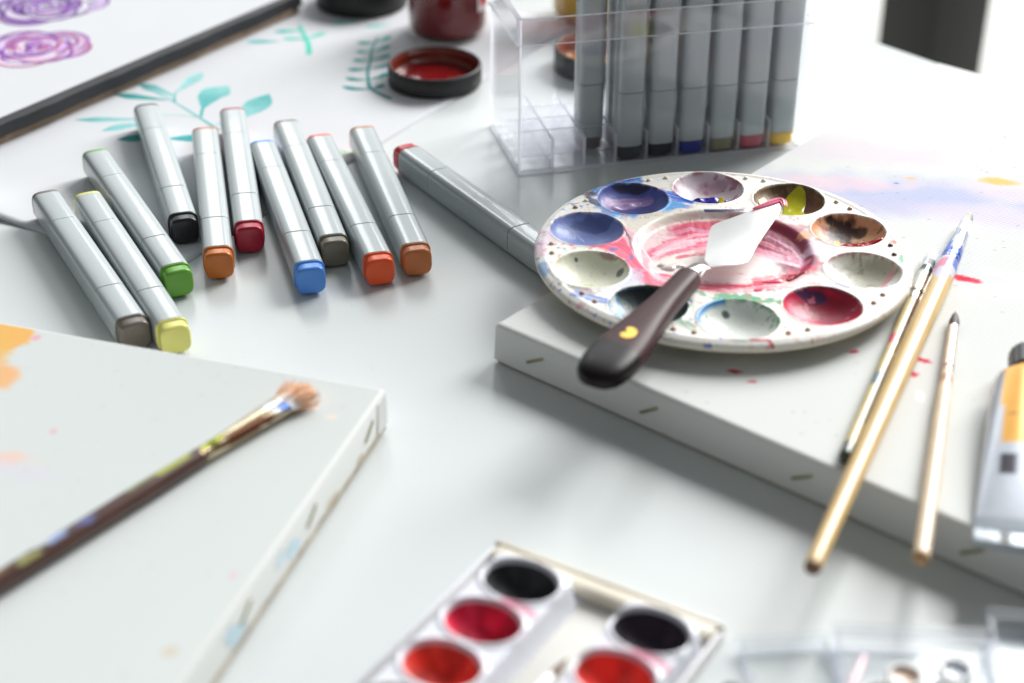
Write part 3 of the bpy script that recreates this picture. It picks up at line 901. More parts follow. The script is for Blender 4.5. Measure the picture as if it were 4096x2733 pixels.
    if i == 9:
        pp.blob(wx - 9, wy - 10, 9, 5, (176, 186, 226), 0.9, rot=-20, rough=0.5); pp.blob(wx + 8, wy - 8, 8, 6, (170, 166, 196), 0.85, rough=0.5)
        pp.blob(wx + 4, wy + 12, 10, 4, (80, 92, 146), 0.7, rough=0.5)
    pp.c = keep * (1 - m[:, None]) + pp.c * m[:, None]
    # a thin worn ring of dried pigment on each rim
    ringm = np.exp(-((q - 1.0) / 0.03) ** 2) * sstep(0.45, 0.6, fbm(px * 0.2, py * 0.2, 60 + i))
    pp.mix(0.8 * ringm, [(70, 70, 100), (180, 90, 90), (80, 66, 40), (190, 110, 70), (190, 130, 130), (120, 40, 60), (60, 150, 110), (60, 90, 120), (180, 180, 140), (110, 110, 160)][i])
    PALL.c[sel] = pp.c
px, py, pp = PX, PY, PALL
q, m, wx, wy = wl(6)
pp.mix((np.exp(-((q - 1.02) / 0.05) ** 2)) * sstep(0.42, 0.6, fbm(px * 0.25, py * 0.25, 5)) * ((px - wx) * 0.3 + (py - wy) > 2), (52, 156, 104))
pp.mix((np.exp(-((q - 1.0) / 0.06) ** 2)) * ((px - wx) < -4) * ((py - wy) > -3) * 0.95, (26, 140, 214))
q, m, wx, wy = wl(7)
pp.mix((np.exp(-((q - 1.04) / 0.07) ** 2)) * sstep(0.42, 0.55, fbm(px * 0.3, py * 0.3, 9)) * ((px - wx) > 0), (40, 130, 84))

# thick paint gives relief
lum = fbm(px * 0.5, py * 0.16, 44, 3)
pz = pz + 0.3 * (lum - 0.5) * incen * sstep(0.05, 0.3, np.abs(pp.c[:, 0] - pp.c[:, 1]))
V = np.stack([px, py, pz], -1)
i, j = np.meshgrid(np.arange(nr - 1), np.arange(na), indexing='ij')
a0 = (i * na + j).ravel(); a1 = (i * na + (j + 1) % na).ravel()
F = np.stack([a0, a0 + na, a1 + na, a1], -1).tolist()
F.append(tuple(range(na)))
build('tray', V, F, M_TRAY, pal, colors=pp.c, sharp=180)
nr2, na2 = 90, 240
rad2 = np.linspace(0.5, RO - 0.02, nr2)
R2, A2 = np.meshgrid(rad2, np.arange(na2) * 2 * PI / na2, indexing='ij')
ux, uy = (R2 * np.cos(A2)).ravel(), (R2 * np.sin(A2)).ravel()
uz = np.maximum(pal_z(ux, uy, True) - 1.4, 0.0)
uz = np.where(np.hypot(ux, uy) > RO - 0.5, PT - 3.6, uz)
i, j = np.meshgrid(np.arange(nr2 - 1), np.arange(na2), indexing='ij')
a0 = (i * na2 + j).ravel(); a1 = (i * na2 + (j + 1) % na2).ravel()
F = np.stack([a0, a1, a1 + na2, a0 + na2], -1).tolist()
build('underside', np.stack([ux, uy, uz], -1), F, M_TRAYB, pal, sharp=60)
V, F = lathe([(RO - 2.6, PT - 3.9), (RO - 0.4, PT - 3.9), (RO + 0.12, PT - 3.4), (RO + 0.12, PT - 2.5), (RO - 0.1, PT - 1.9), (RO - 2.6, PT - 1.9)], 220)
build('rim_edge', V, F, M_TRAYB, pal, sharp=60)
# pips between the wells
V, F = lathe([(1.3, -0.3), (1.25, 0.3), (1.0, 0.75), (0.55, 1.0), (0.05, 1.05)], 12)
pipm = [mat('pip_%s' % k, c, rough=0.35, var=0.15, vscale=400) for k, c in (('clean', (246, 242, 230)), ('brown', (196, 150, 122)), ('dark', (96, 76, 62)), ('tan', (226, 200, 174)))]
pcols = [0, 0, 0, 0, 3, 1, 2, 2, 1, 1, 1, 1, 1, 1, 1, 1, 3, 3, 1, 0]
pm = None
for k in range(10):
    for s_ in (1, -1):
        an = math.radians(108.4 - 36 * k + s_ * 3.3)
        o = build('pip', V, F, pipm[pcols[(2 * k + (0 if s_ > 0 else 1)) % 20]], pal, sharp=60)
        o.location = Vector((78.7 * math.cos(an), 78.7 * math.sin(an), PT)) * S


def dab(name, x, y, rx, ry, h, col, rot=0.0, seed=1, rough=0.2, parent=pal, ridge=0.25, zfun=None, n=26):
    """a lump of thick paint resting on the surface below it"""
    q = random.Random(seed); V = []; F = []; t = math.radians(rot)
    na_ = 40
    lob = [(q.uniform(0.05, 0.16), q.randint(2, 5), q.random() * 6) for _ in range(3)]
    for i in range(n + 1):
        f = i / n
        for j in range(na_):
            a = 2 * PI * j / na_
            w = 1 + sum(A * math.sin(k * a + ph) for A, k, ph in lob)
            lx, ly = rx * f * w * math.cos(a), ry * f * w * math.sin(a)
            X_, Y_ = x + lx * math.cos(t) - ly * math.sin(t), y + lx * math.sin(t) + ly * math.cos(t)
            zz = h * (1 - f ** 3) ** 0.6 * (1 + ridge * math.sin(lx * 0.75 + seed) * math.cos(ly * 0.55 + seed)) - 0.25
            V.append([X_, Y_, zz])
    V = np.array(V)
    V[:, 2] += (zfun or (lambda a, b: pal_z(a, b)))(V[:, 0], V[:, 1])
    for i in range(n):
        for j in range(na_):
            F.append((i * na_ + j, (i + 1) * na_ + j, (i + 1) * na_ + (j + 1) % na_, i * na_ + (j + 1) % na_))
    return build(name, V, F, paint(col, rough), parent, sharp=180)


w = WELL[1]
dab('paint_dab', w[0] + 0.5, w[1] - 4.6, 8.4, 5.0, 4.2, (22, 24, 160), 4, 3, 0.3, ridge=0.25)
dab('paint_dab', w[0] + 5.8, w[1] - 6.6, 2.0, 1.6, 4.6, (226, 214, 24), 30, 4, 0.2)
w = WELL[2]
dab('paint_dab', w[0] + 3.4, w[1] + 0.4, 7.4, 13.5, 1.1, (206, 204, 22), -4, 5, 0.25, ridge=0.12)
dab('paint_dab', w[0] - 9.5, w[1] + 3.0, 4.0, 6.5, 1.6, (208, 216, 70), 10, 6, 0.3)
w = WELL[3]
dab('paint_dab', w[0] + 3.0, w[1] - 6.4, 11.5, 5.0, 3.2, (166, 14, 30), 8, 7, 0.12, ridge=0.15)
w = WELL[5]
dab('paint_dab', w[0] - 4, w[1] - 6, 9, 4.6, 1.6, (222, 52, 94), -22, 8, 0.3, ridge=0.3)
w = WELL[0]
dab('paint_dab', w[0] - 3, w[1] + 5.0, 9.5, 2.6, 1.2, (176, 150, 200), 24, 31, 0.35, ridge=0.4)
dab('paint_dab', w[0] - 9, w[1] - 6, 4.6, 3.0, 1.0, (150, 164, 224), -40, 32, 0.35, ridge=0.4)
w = WELL[4]
dab('paint_dab', w[0] - 1, w[1] - 4.6, 12, 2.6, 1.4, (244, 244, 242), -8, 33, 0.25, ridge=0.4)
w = WELL[7]
dab('paint_dab', w[0] + 2, w[1] + 3, 8, 6, 1.4, (22, 30, 34), 20, 34, 0.3, ridge=0.4)
w = WELL[9]
dab('paint_dab', w[0] - 2.8, w[1] + 3.4, 1.1, 3.6, 0.5, (150, 166, 216), 34, 9, 0.4)
dab('paint_dab', w[0] + 6.5, w[1] - 5.0, 4.6, 2.4, 0.6, (178, 180, 212), -28, 10, 0.4)
dab('paint_dab', -24.5, -11.5, 6.0, 3.2, 1.5, (236, 230, 222), 10, 11, 0.2)
dab('paint_dab', -38.0, 2.0, 3.6, 21, 1.2, (249, 196, 206), 14, 12, 0.35, ridge=0.1)
dab('paint_dab', 31, -21, 4.6, 3.0, 1.2, (170, 18, 46), 25, 13, 0.25, ridge=0.2)
dab('paint_dab', 14, -33, 3.4, 1.8, 0.9, (216, 36, 76), 15, 14, 0.3, ridge=0.2)
dab('paint_dab', 21, -24, 5.0, 1.8, 0.8, (230, 70, 104), 20, 15, 0.3, ridge=0.2)

# ------------------------------------------------------------------ palette knife
kax = math.atan2(5.5 + 96, 85.2 - 31.5)
knife = thing('palette_knife', 'palette knife with brown wooden handle and steel blade across the palette', 'palette knife', (31.5, -95.0, 37.8), kax)
prof = [(0, 1.2, 1.0), (0.8, 4.2, 2.4), (2.5, 6.8, 3.6), (6, 9.2, 4.6), (12, 10.8, 5.3), (20, 11.2, 5.5), (30, 10.8, 5.6), (40, 9.7, 5.6), (55, 7.8, 5.5), (70, 6.3, 5.3), (84, 5.8, 5.2), (97, 5.6, 5.0), (99, 5.2, 4.8), (99.4, 4.6, 4.2)]


def prof_at(x):
    for (a, w0, h0), (b, w1, h1) in zip(prof[:-1], prof[1:]):
        if a <= x <= b:
            f = (x - a) / (b - a); return w0 + (w1 - w0) * f, h0 + (h1 - h0) * f
    return prof[-1][1:]


def kring(x, g=0.0):
    w_, h_ = prof_at(x)
    return sq_ring(x, w_ + g, h_ + g, 0, 3.0, 36)


xs = [0, 0.8, 2.5, 6, 10, 14, 18, 22, 25]
V, F = loft([[(p[0] + (0.0 if x < 22 else 2.5 * math.cos(2 * PI * (k + 0.5) / 36)), p[1], p[2]) for k, p in enumerate(kring(x, 0.12))] for x in xs]); build('handle_tip', V, F, M_TIP, knife, sharp=70)
xs = [18, 22, 26, 30, 35, 40, 47, 55, 62, 70, 77, 84, 90, 97, 99, 99.4]
V, F = loft([kring(x) for x in xs]); build('handle', V, F, M_HANDLE, knife, sharp=70)
V, F = loft([sq_ring(98.8, 4.3, 4.0, 0, 2.2, 28), sq_ring(99.6, 4.5, 4.2, 0, 2.2, 28), sq_ring(106, 3.9, 3.6, -0.2, 2.2, 28), sq_ring(110, 3.4, 2.9, -0.6, 2.2, 28), sq_ring(113, 3.2, 1.8, -1.4, 2.2, 28), sq_ring(115.5, 3.4, 0.8, -2.4, 2.2, 28)])
build('ferrule', V, F, M_CHROME, knife, sharp=60)


def w2k(x, y):
    dx, dy = x - 31.5, y + 96
    return dx * math.cos(kax) + dy * math.sin(kax), -dx * math.sin(kax) + dy * math.cos(kax)


outl = [w2k(*q) for q in [(86.3, 12.5), (87.6, 20.2), (89.4, 30.2), (91.1, 38.1), (92.3, 41.6), (94.7, 43.8), (106.5, 51.0), (117.5, 58.0), (126.3, 63.6), (127.7, 62.7), (127.3, 59.5), (125.8, 54.3), (120.8, 43.2), (111.7, 24.5), (107.6, 14.6), (105.4, 10.0), (102.4, 8.0), (94.2, 7.4), (88.3, 6.6)]]
n = len(outl)
cx_, cy_ = sum(p[0] for p in outl) / n, sum(p[1] for p in outl) / n
V = []
for s_, dz in ((0.985, 0.3), (1.0, 0.15), (1.0, -0.2)):
    V += [(cx_ + (p[0] - cx_) * s_, cy_ + (p[1] - cy_) * s_, -2.9 + (p[0] - 115) * 0.085 + dz) for p in outl]
F = [tuple(range(n))[::-1], tuple(range(2 * n, 3 * n))]
for r_ in range(2):
    for k in range(n): F.append((r_ * n + k, r_ * n + (k + 1) % n, (r_ + 1) * n + (k + 1) % n, (r_ + 1) * n + k))
build('blade', V, F, M_BLADE, knife, sharp=40)
# smear of pink paint curling over the blade's tip
pts = [w2k(*q) for q in [(112.7, 54.5), (118.1, 58.2), (122.9, 61.2), (126.5, 63.4), (128.1, 61.3), (127.7, 56.5)]]
ws = [1.0, 3.6, 5.0, 5.6, 5.4, 2.6]
V = []; F = []; K = []
for i_, (p_, w_) in enumerate(zip(pts, ws)):
    q0 = pts[max(0, i_ - 1)]; q1 = pts[min(len(pts) - 1, i_ + 1)]
    dx, dy = q1[0] - q0[0], q1[1] - q0[1]; l_ = math.hypot(dx, dy); nx_, ny_ = -dy / l_, dx / l_
    for k in range(9):
        s_ = k / 8 * 2 - 1
        zz = -2.3 + (p_[0] - 115) * 0.085 + 0.8 * (1 - s_ * s_) + 0.35 * math.sin(k * 2.3)
        V.append((p_[0] + nx_ * s_ * w_ / 2, p_[1] + ny_ * s_ * w_ / 2, zz if abs(s_) < 1 else zz - 0.4))
        K.append(np.array(lin((240, 116, 146))) * (0.8 + 0.5 * abs(math.sin(k * 2.3))))
for i_ in range(len(pts) - 1):
    for k in range(8):
        a_ = i_ * 9 + k; F.append((a_, a_ + 9, a_ + 10, a_ + 1))
pk = build('paint_smear', V, F, mat('pink_paint_streaks', (216, 66, 98), rough=0.3, attr=True, coat=0.2), knife, colors=np.clip(np.array(K), 0, 1), sharp=180)
sb = pk.modifiers.new('smooth', 'SUBSURF'); sb.levels = 1; sb.render_levels = 2
# gold stamp on the handle: a rounded mark with a notch
V = []; F = []
oc = [(0.0, 0.6), (1.2, 2.0), (2.5, 2.7), (3.5, 1.8), (3.6, 0.2), (3.0, -1.8), (1.6, -3.0), (-0.6, -3.4), (-2.4, -2.8), (-3.4, -1.4), (-3.7, 0.6), (-3.0, 2.4), (-1.6, 3.2), (-0.5, 2.4)]
for dz in (0.06, 0.16):
    for (a_, b_) in oc:
        V.append((34 + a_ * 1.25, b_ * 0.95 - 0.5, prof_at(34)[1] * (1 - (abs(b_) / 10.2) ** 2.6) ** (1 / 2.6) + dz))
k = len(oc)
F.append(tuple(range(k, 2 * k))[::-1])
for q in range(k): F.append((q, (q + 1) % k, k + (q + 1) % k, k + q))
build('gold_emblem', V, F, M_GOLD, knife, sharp=None)


# ------------------------------------------------------------------ brushes
def make_brush(label, butt, tip, z, prof_h, ferr, hair, handlec, ferrc, hairc, tilt=0.0, name='paint_brush', zflat=False, hair_fluff=0, hair_r=None):
    """prof_h: (t, radius) along the handle in mm from the butt; ferr: same, from handle end; hair: same"""
    an = math.atan2(tip[1] - butt[1], tip[0] - butt[0])
    t = thing(name, label, 'paint brush', (butt[0], butt[1], z), 0, 'artists paint brushes', rot=Matrix.Rotation(an, 3, 'Z').to_euler())
    t.rotation_euler = (Matrix.Rotation(an, 3, 'Z') @ Matrix.Rotation(-tilt, 3, 'Y')).to_euler()

    def tube(nm, pr, m, cf, flat=None, k=18):
        xs = []
        for (a, ra), (b, rb) in zip(pr[:-1], pr[1:]):
            nn = max(1, int((b - a) / 2.0))
            for q in range(nn): xs.append((a + (b - a) * q / nn, ra + (rb - ra) * q / nn))
        xs.append(pr[-1])
        R = []; K = []
        for x, r in xs:
            fl = 1.0 if flat is None else flat(x)
            R.append([(x, r * (2 - fl) * math.cos(2 * PI * j / k), r * fl * math.sin(2 * PI * j / k)) for j in range(k)])
            K += [(x, 2 * PI * j / k) for j in range(k)]
        V, F = loft(R)
        K = np.array(K); K = cf(K[:, 0], K[:, 1])
        return build(nm, V, F, m, t, colors=np.clip(K, 0, 1), sharp=50)
    tube('handle', prof_h, M_BWOOD, handlec)
    fo = tube('ferrule', ferr, M_FERR, ferrc, (lambda x: 1 - 0.35 * max(0, min(1, (x - ferr[0][0]) / (ferr[-1][0] - ferr[0][0])))) if zflat else None)
    tube('bristles', hair, M_HAIR, hairc, (lambda x: 0.62) if zflat else None)
    if hair_fluff:
        V = []; F = []; K = []; q = random.Random(3)
        x0, x1 = hair[0][0], hair[-1][0]
        for h in range(hair_fluff):
            a, r = q.random() * 2 * PI, math.sqrt(q.random())
            r0_, r1_ = hair[0][1] * 0.9 * r, (hair_r or hair[1][1]) * r * 1.15
            L_ = (x1 - x0) * (0.85 + 0.25 * q.random()) * (1 - 0.25 * r * r)
            b0 = (x0, r0_ * 1.3 * math.cos(a), r0_ * 0.7 * math.sin(a)); b1 = (x0 + L_, r1_ * 1.35 * math.cos(a), r1_ * 0.6 * math.sin(a))
            o_ = len(V)
            for (dy, dz) in ((0.22, 0), (-0.11, 0.19), (-0.11, -0.19)):
                V.append((b0[0], b0[1] + dy, b0[2] + dz)); V.append((b1[0], b1[1] + dy * 0.4, b1[2] + dz * 0.4))
            F += [(o_, o_ + 1, o_ + 3, o_ + 2), (o_ + 2, o_ + 3, o_ + 5, o_ + 4), (o_ + 4, o_ + 5, o_ + 1, o_)]
            c = hairc([x0 + L_], [a])[0] * (0.8 + 0.4 * q.random()); K += [c] * 6
        f = build('loose_hairs', V, F, M_HAIR, t, colors=np.clip(np.array(K), 0, 1), sharp=None)
    return t


def cpat(base, spots, vary=0.12):
    """handle colour with spots of dried paint: (x, angle, dx, dangle, colour)"""
    def f(x, a):
        x = np.asarray(x, float); a = np.asarray(a, float)
        c = np.array(lin(base))[None, :] * (1 + vary * 2 * (fbm(x * 0.15, a, 4) - 0.5))[:, None]
        nz = 0.8 * (fbm(x * 0.6, a * 2.0, 8) - 0.5)
        for (sx, sa, dx, da, col) in spots:
            dd = np.abs((a - sa + PI) % (2 * PI) - PI)
            k = ((x - sx) / dx) ** 2 + (dd / da) ** 2 + nz < 1
            c[k] = np.array(lin(col))
        return c
    return f


def blen(a, b): return math.hypot(a[0] - b[0], a[1] - b[1])


UP = PI / 2
# thick pale wooden brush, overhanging the canvas edge
b2, t2 = (105.4, -195.6), (222.9, 82.7)
Lh = blen(b2, t2)
make_brush('long pale wooden brush with blue stained ferrule overhanging the right canvas', b2, t2, 24.5,
           [(0, 1.8), (0.6, 2.9), (3, 3.3), (60, 3.9), (150, 4.6), (220, 5.2), (240, 5.0), (Lh - 52, 4.4)],
           [(Lh - 54, 4.5), (Lh - 50, 4.55), (Lh - 49, 4.2), (Lh - 48, 4.5), (Lh - 44, 4.3), (Lh - 22, 3.4)],
           [(Lh - 22, 3.2), (Lh - 14, 3.0), (Lh - 4, 2.4), (Lh, 1.6)],
           cpat((214, 178, 112), [(Lh - 60, UP, 12, 2.0, (206, 206, 222)), (Lh - 56, 2.6, 8, 0.9, (70, 96, 190)), (Lh - 66, 1.2, 9, 0.9, (222, 120, 150)), (Lh - 72, UP, 6, 0.8, (196, 190, 214)), (Lh - 84, 0.5, 3, 0.5, (150, 70, 40)), (Lh - 100, 0.3, 18, 0.35, (180, 40, 50)), (0, UP, 1.6, 7, (110, 70, 40))]),
           cpat((190, 196, 214), [(Lh - 48, 2.4, 9, 1.0, (70, 100, 206)), (Lh - 44, 0.4, 12, 0.9, (84, 112, 210)), (Lh - 36, 1.8, 9, 0.7, (228, 230, 236)), (Lh - 54, UP, 1.4, 6, (60, 54, 50))], 0.3),
           cpat((236, 238, 240), [(Lh - 3, 2.2, 6, 0.9, (150, 146, 140)), (Lh, 0.9, 3, 1.2, (214, 214, 120))], 0.3), hair_fluff=40, hair_r=2.4)
# thinner brush beside the palette
b1, t1 = (128.4, -125.0), (198.8, 48.6)
Lh = blen(b1, t1)
make_brush('thin worn wooden brush between the palette and the long pale brush', b1, t1, 22.9,
           [(0, 1.6), (0.6, 2.4), (3, 2.7), (80, 2.9), (120, 3.0), (Lh - 52, 2.8)],
           [(Lh - 53, 2.9), (Lh - 46, 3.0), (Lh - 45, 2.7), (Lh - 44, 3.0), (Lh - 20, 2.8)],
           [(Lh - 20, 2.7), (Lh - 12, 2.9), (Lh - 4, 2.2), (Lh, 1.0)],
           cpat((206, 186, 128), [(3, UP, 6, 7, (52, 62, 44)), (60, 1.6, 6, 0.8, (60, 110, 130)), (95, 1.0, 5, 0.7, (226, 84, 110)), (50, 2.3, 30, 0.35, (110, 96, 60)), (110, 2.4, 30, 0.4, (110, 92, 60))], 0.3),
           cpat((222, 218, 206), [(Lh - 22, UP, 4, 7, (74, 84, 88)), (Lh - 46, UP, 1.4, 6, (70, 64, 56))], 0.25),
           cpat((232, 234, 236), [(Lh - 16, 2.5, 4, 1.0, (120, 124, 126))], 0.3), hair_fluff=40, hair_r=2.6)
# small round brush with a dark tip
b3, t3 = (145.0, -188.8), (196.0, -10.6)
Lh = blen(b3, t3)
make_brush('short round brush with a dark pointed tip and cream handle', b3, t3, 23.3,
           [(0, 1.6), (0.8, 2.7), (3, 3.1), (60, 3.3), (110, 3.1), (Lh - 52, 2.4)],
           [(Lh - 53, 2.5), (Lh - 50, 2.55), (Lh - 49, 2.3), (Lh - 48, 2.5), (Lh - 14, 2.2)],
           [(Lh - 14, 2.0), (Lh - 9, 2.3), (Lh - 4, 1.5), (Lh, 0.25)],
           cpat((232, 208, 176), [(0, UP, 1.8, 7, (186, 140, 90)), (Lh - 60, UP, 3, 5, (186, 140, 110))], 0.12),
           cpat((214, 196, 182), [(Lh - 50, UP, 1.5, 7, (150, 104, 84))], 0.15),
           cpat((66, 52, 58), [], 0.3), hair_fluff=30, hair_r=1.0)
# brown brush on the left canvas
b4, t4 = (-266.0, -328.0), (-82.6, -79.6)
Lh = blen(b4, t4)
make_brush('dark brown brush with flared bristles lying on the left canvas', b4, t4, 24.4,
           [(0, 1.8), (2, 3.0), (150, 3.8), (220, 4.0), (Lh - 62, 3.6)],
           [(Lh - 64, 3.4), (Lh - 61, 3.5), (Lh - 60, 3.0), (Lh - 58.5, 3.5), (Lh - 57, 3.0), (Lh - 55.5, 3.5), (Lh - 52, 3.4), (Lh - 16, 4.3)],
           [(Lh - 16, 4.1), (Lh - 10, 4.8), (Lh - 3, 4.6), (Lh, 3.0)],
           cpat((76, 46, 38), [(Lh - 76, 1.3, 11, 0.7, (160, 166, 56)), (Lh - 90, 1.1, 8, 0.5, (128, 142, 84)), (Lh - 118, 1.7, 5, 0.4, (96, 100, 150)), (Lh - 132, 1.5, 5, 0.55, (150, 172, 222)), (Lh - 137, 1.1, 4, 0.5, (196, 206, 212)), (Lh - 145, 1.9, 5, 0.5, (150, 150, 90)), (Lh - 160, 1.4, 9, 0.5, (120, 84, 56))], 0.35),
           cpat((206, 190, 160), [(Lh - 56, 1.2, 8, 0.9, (170, 176, 50)), (Lh - 22, UP, 3, 1.0, (232, 232, 232)), (Lh - 18, 2.3, 4, 0.6, (120, 150, 214)), (Lh - 40, 2.6, 16, 0.7, (120, 80, 60)), (Lh - 61, UP, 1.0, 6, (70, 52, 36))], 0.25),
           cpat((240, 196, 160), [(Lh - 15, 2.2, 4, 2.0, (238, 238, 240))], 0.2), zflat=True, hair_fluff=260, hair_r=7.2)

# ------------------------------------------------------------------ paint tube on the right canvas
tc0, tc1 = Vector((209.5, -81.0, 20.2)), Vector((187.0, -176.5, 20.2))
ta = math.atan2(tc1.y - tc0.y, tc1.x - tc0.x); TL = (tc1 - tc0).length
tube_t = thing('paint_tube', 'silver paint tube with an orange label and dark cap at the right edge', 'paint tube', tc0, ta)
R = []; K = []
for i in range(61):
    f = i / 60; x = TL * f
    hw = 13.6 + 6.6 * f ** 0.7; hh = 8.2 * (1 - f) ** 0.75 + 0.7
    rg = sq_ring(x, hw, hh, max(hh, 1.2), 2.2, 48)
    R.append(rg)
    for (xx, yy, zz) in rg:
        yy = -yy
        c = (198, 204, 214)
        if x < 47 and -hw < yy < 10.5 + x * 0.02 and zz > hh * 0.9: c = (238, 176, 74) if not (28 < x < 31 and abs(yy) < 9) else (200, 140, 60)
        if x < 47 and abs(yy - 2.5) < 2.2 and zz > hh: c = (246, 208, 130)
        if 53 < x < 65 and 5.5 < yy < 11.0 and zz > hh * 0.9: c = (52, 50, 62)
        if -hw < yy < -hw * 0.4: c = (206, 212, 222)
        if x > 88: c = (168, 178, 186)
        K.append(lin(c))
# (the label sits on the half nearer the picture's left side)
V, F = loft(R); build('body', V, F, M_TUBE, tube_t, colors=np.array(K), sharp=50)
R = [sq_ring(0.1, 13.4, 8.6, 8.9, 2.1, 40), sq_ring(-2, 13.0, 8.4, 8.9, 2.1, 40), sq_ring(-5, 10.8, 7.6, 8.9, 2.0, 40), sq_ring(-8, 7.6, 6.6, 8.9, 2, 40), sq_ring(-10, 6, 5.6, 8.9, 2, 40)]
V, F = loft(R); build('shoulder', V, F, mat('orange_tube_shoulder', (236, 178, 80), rough=0.35, var=0.06), tube_t)
R = []
for i in range(8):
    R.append([(-9 - 2 * i, (7.6 + 0.35 * (k % 2)) * math.cos(2 * PI * k / 40), 8.9 + (7.6 + 0.35 * (k % 2)) * math.sin(2 * PI * k / 40)) for k in range(40)])
V, F = loft(R); build('cap', V, F, mat('grey_tube_cap', (74, 74, 78), rough=0.4, var=0.08), tube_t, sharp=30)
bevel_box('crimp', (TL - 3, TL + 5, -20.3, 20.3, 0.4, 3.6), mat('crimped_foil', (176, 184, 190), rough=0.35, metal=0.5, bump=0.3, bscale=160), tube_t, b=0.8)
bevel_box('crimp_mark', (TL - 2.8, TL + 5.2, -11.0, -7.0, 3.3, 3.75), mat('black_crimp_print', (48, 50, 54), rough=0.5), tube_t, b=0.15, seg=1)

# ------------------------------------------------------------------ clear case with standing markers
CO = Vector((2.8, 176.6, 0.0)); CA = math.radians(13.7)
CW, CD = 163.0, 68.0
case = thing('marker_case', 'clear acrylic marker case with a grid of dividers behind the palette', 'marker case', CO, CA)


M_DIV = mat_clear('divider_acrylic', (0.985, 0.986, 0.992), frost=0.2)


def panel(name, x0, x1, y0, y1, z0, z1, thin, main=None):
    V, F = box_vf(x0, x1, y0, y1, z0, z1)
    big = {'x': (3, 5), 'y': (2, 4), 'z': (0, 1)}[thin]
    return build(name, V, F, [main or M_CLEAR, M_EDGE], case, sharp=None, fmat=[0 if i in big else 1 for i in range(6)])


HB = 88
panel('base_plate', 0, CW, 0, CD, 0.2, 1.8, 'z')
panel('wall_panel', 0, CW, 0, 1.5, 1.85, HB, 'y')
panel('wall_panel', 0, CW, CD - 1.5, CD, 1.85, HB, 'y')
panel('wall_panel', 0, 1.5, 1.55, CD - 1.55, 1.85, HB, 'x')
panel('wall_panel', CW - 1.5, CW, 1.55, CD - 1.55, 1.85, HB, 'x')
panel('rim_band', -2.0, CW + 2.0, -2.0, -0.05, 74, 88.5, 'y')
panel('rim_band', -2.0, CW + 2.0, CD + 0.05, CD + 2.0, 74, 88.5, 'y')
panel('rim_band', -2.0, -0.05, 0, CD, 74, 88.5, 'x')
panel('rim_band', CW + 0.05, CW + 2.0, 0, CD, 74, 88.5, 'x')
pit = (CW - 3) / 9
for k in range(1, 9): panel('divider', 1.5 + pit * k - 0.8, 1.5 + pit * k + 0.8, 1.6, CD - 1.6, 1.85, 18, 'x', M_DIV)
rp = (CD - 3) / 4
for k in range(1, 4): panel('divider', 1.6, CW - 1.6, 1.5 + rp * k - 0.7, 1.5 + rp * k + 0.7, 1.85, 17.2, 'y', M_DIV)

Rz = Matrix.Rotation(CA, 3, 'Z')
stand = (Rz @ Matrix.Rotation(PI / 2, 3, 'Y'))


def stand_marker(slot, row, col, lab):
    lx, ly = 1.5 + pit * (slot + 0.5), 1.5 + rp * (row + 0.5)
    wv = Rz @ Vector((lx, ly, 0)) + CO
    # the marker's length axis points down, broad end at the bottom
    R3 = stand @ Matrix.Rotation(PI, 3, 'X')
    off = R3 @ Vector((0, 0, 7.5))
    make_marker('marker', lab, col, 'silver markers standing in the clear case', (wv.x - off.x, wv.y - off.y, 1.95 + 148.6 - off.z), R3.to_euler())


front = [((58, 60, 66), 'charcoal grey'), ((26, 28, 32), 'black'), ((28, 44, 150), 'royal blue'), ((150, 142, 112), 'khaki'), ((200, 84, 104), 'rose pink'), ((236, 190, 40), 'golden yellow')]
for k, (c, nm) in enumerate(front):
    stand_marker(3 + k, 0, c, 'silver marker with %s base plug standing in the front row of the clear case' % nm)
stand_marker(2, 1, (84, 50, 44), 'silver marker with brown base plug, leftmost standing in the clear case')
for k, (c, nm) in enumerate(front):
    stand_marker(3 + k, 1, (90, 92, 94), 'silver marker standing in the second row, right behind the %s plugged one' % nm)


# ------------------------------------------------------------------ jars and lids at the back
def jar(name, label, x, y, r, h, col, labelcol, lab_a):
    t = thing(name, label, 'paint jar', (x, y, 0.65))
    V, F = lathe([(0.1, 0.0), (r - 5, 0.0), (r - 2, 0.6), (r - 0.4, 2.6), (r, 5), (r, h - 10), (r - 1.5, h - 6), (r - 4, h - 4), (r - 4, h)], 72)
    build('glass_body', V, F, M_GLASS, t, sharp=60)
    V, F = lathe([(0.1, 2.2), (r - 5, 2.2), (r - 2.6, 4), (r - 1.3, 7), (r - 1.3, h - 14), (0.1, h - 14)], 64)
    build('paint_fill', V, F, paint(col, 0.18, 0.05), t, sharp=60)
    for (nm, a0, a1, z0, z1, c, off) in labelcol:
        R = []
        for k in range(13):
            a = math.radians(a0 + (a1 - a0) * k / 12)
            R.append([((r + off) * math.cos(a), (r + off) * math.sin(a), z0), ((r + off) * math.cos(a), (r + off) * math.sin(a), z1)])
        V, F = loft(R, cap=False, closed=False)
        build(nm, V, F, mat('jar_label', c, rough=0.5, var=0.05), t, sharp=180)
    return t


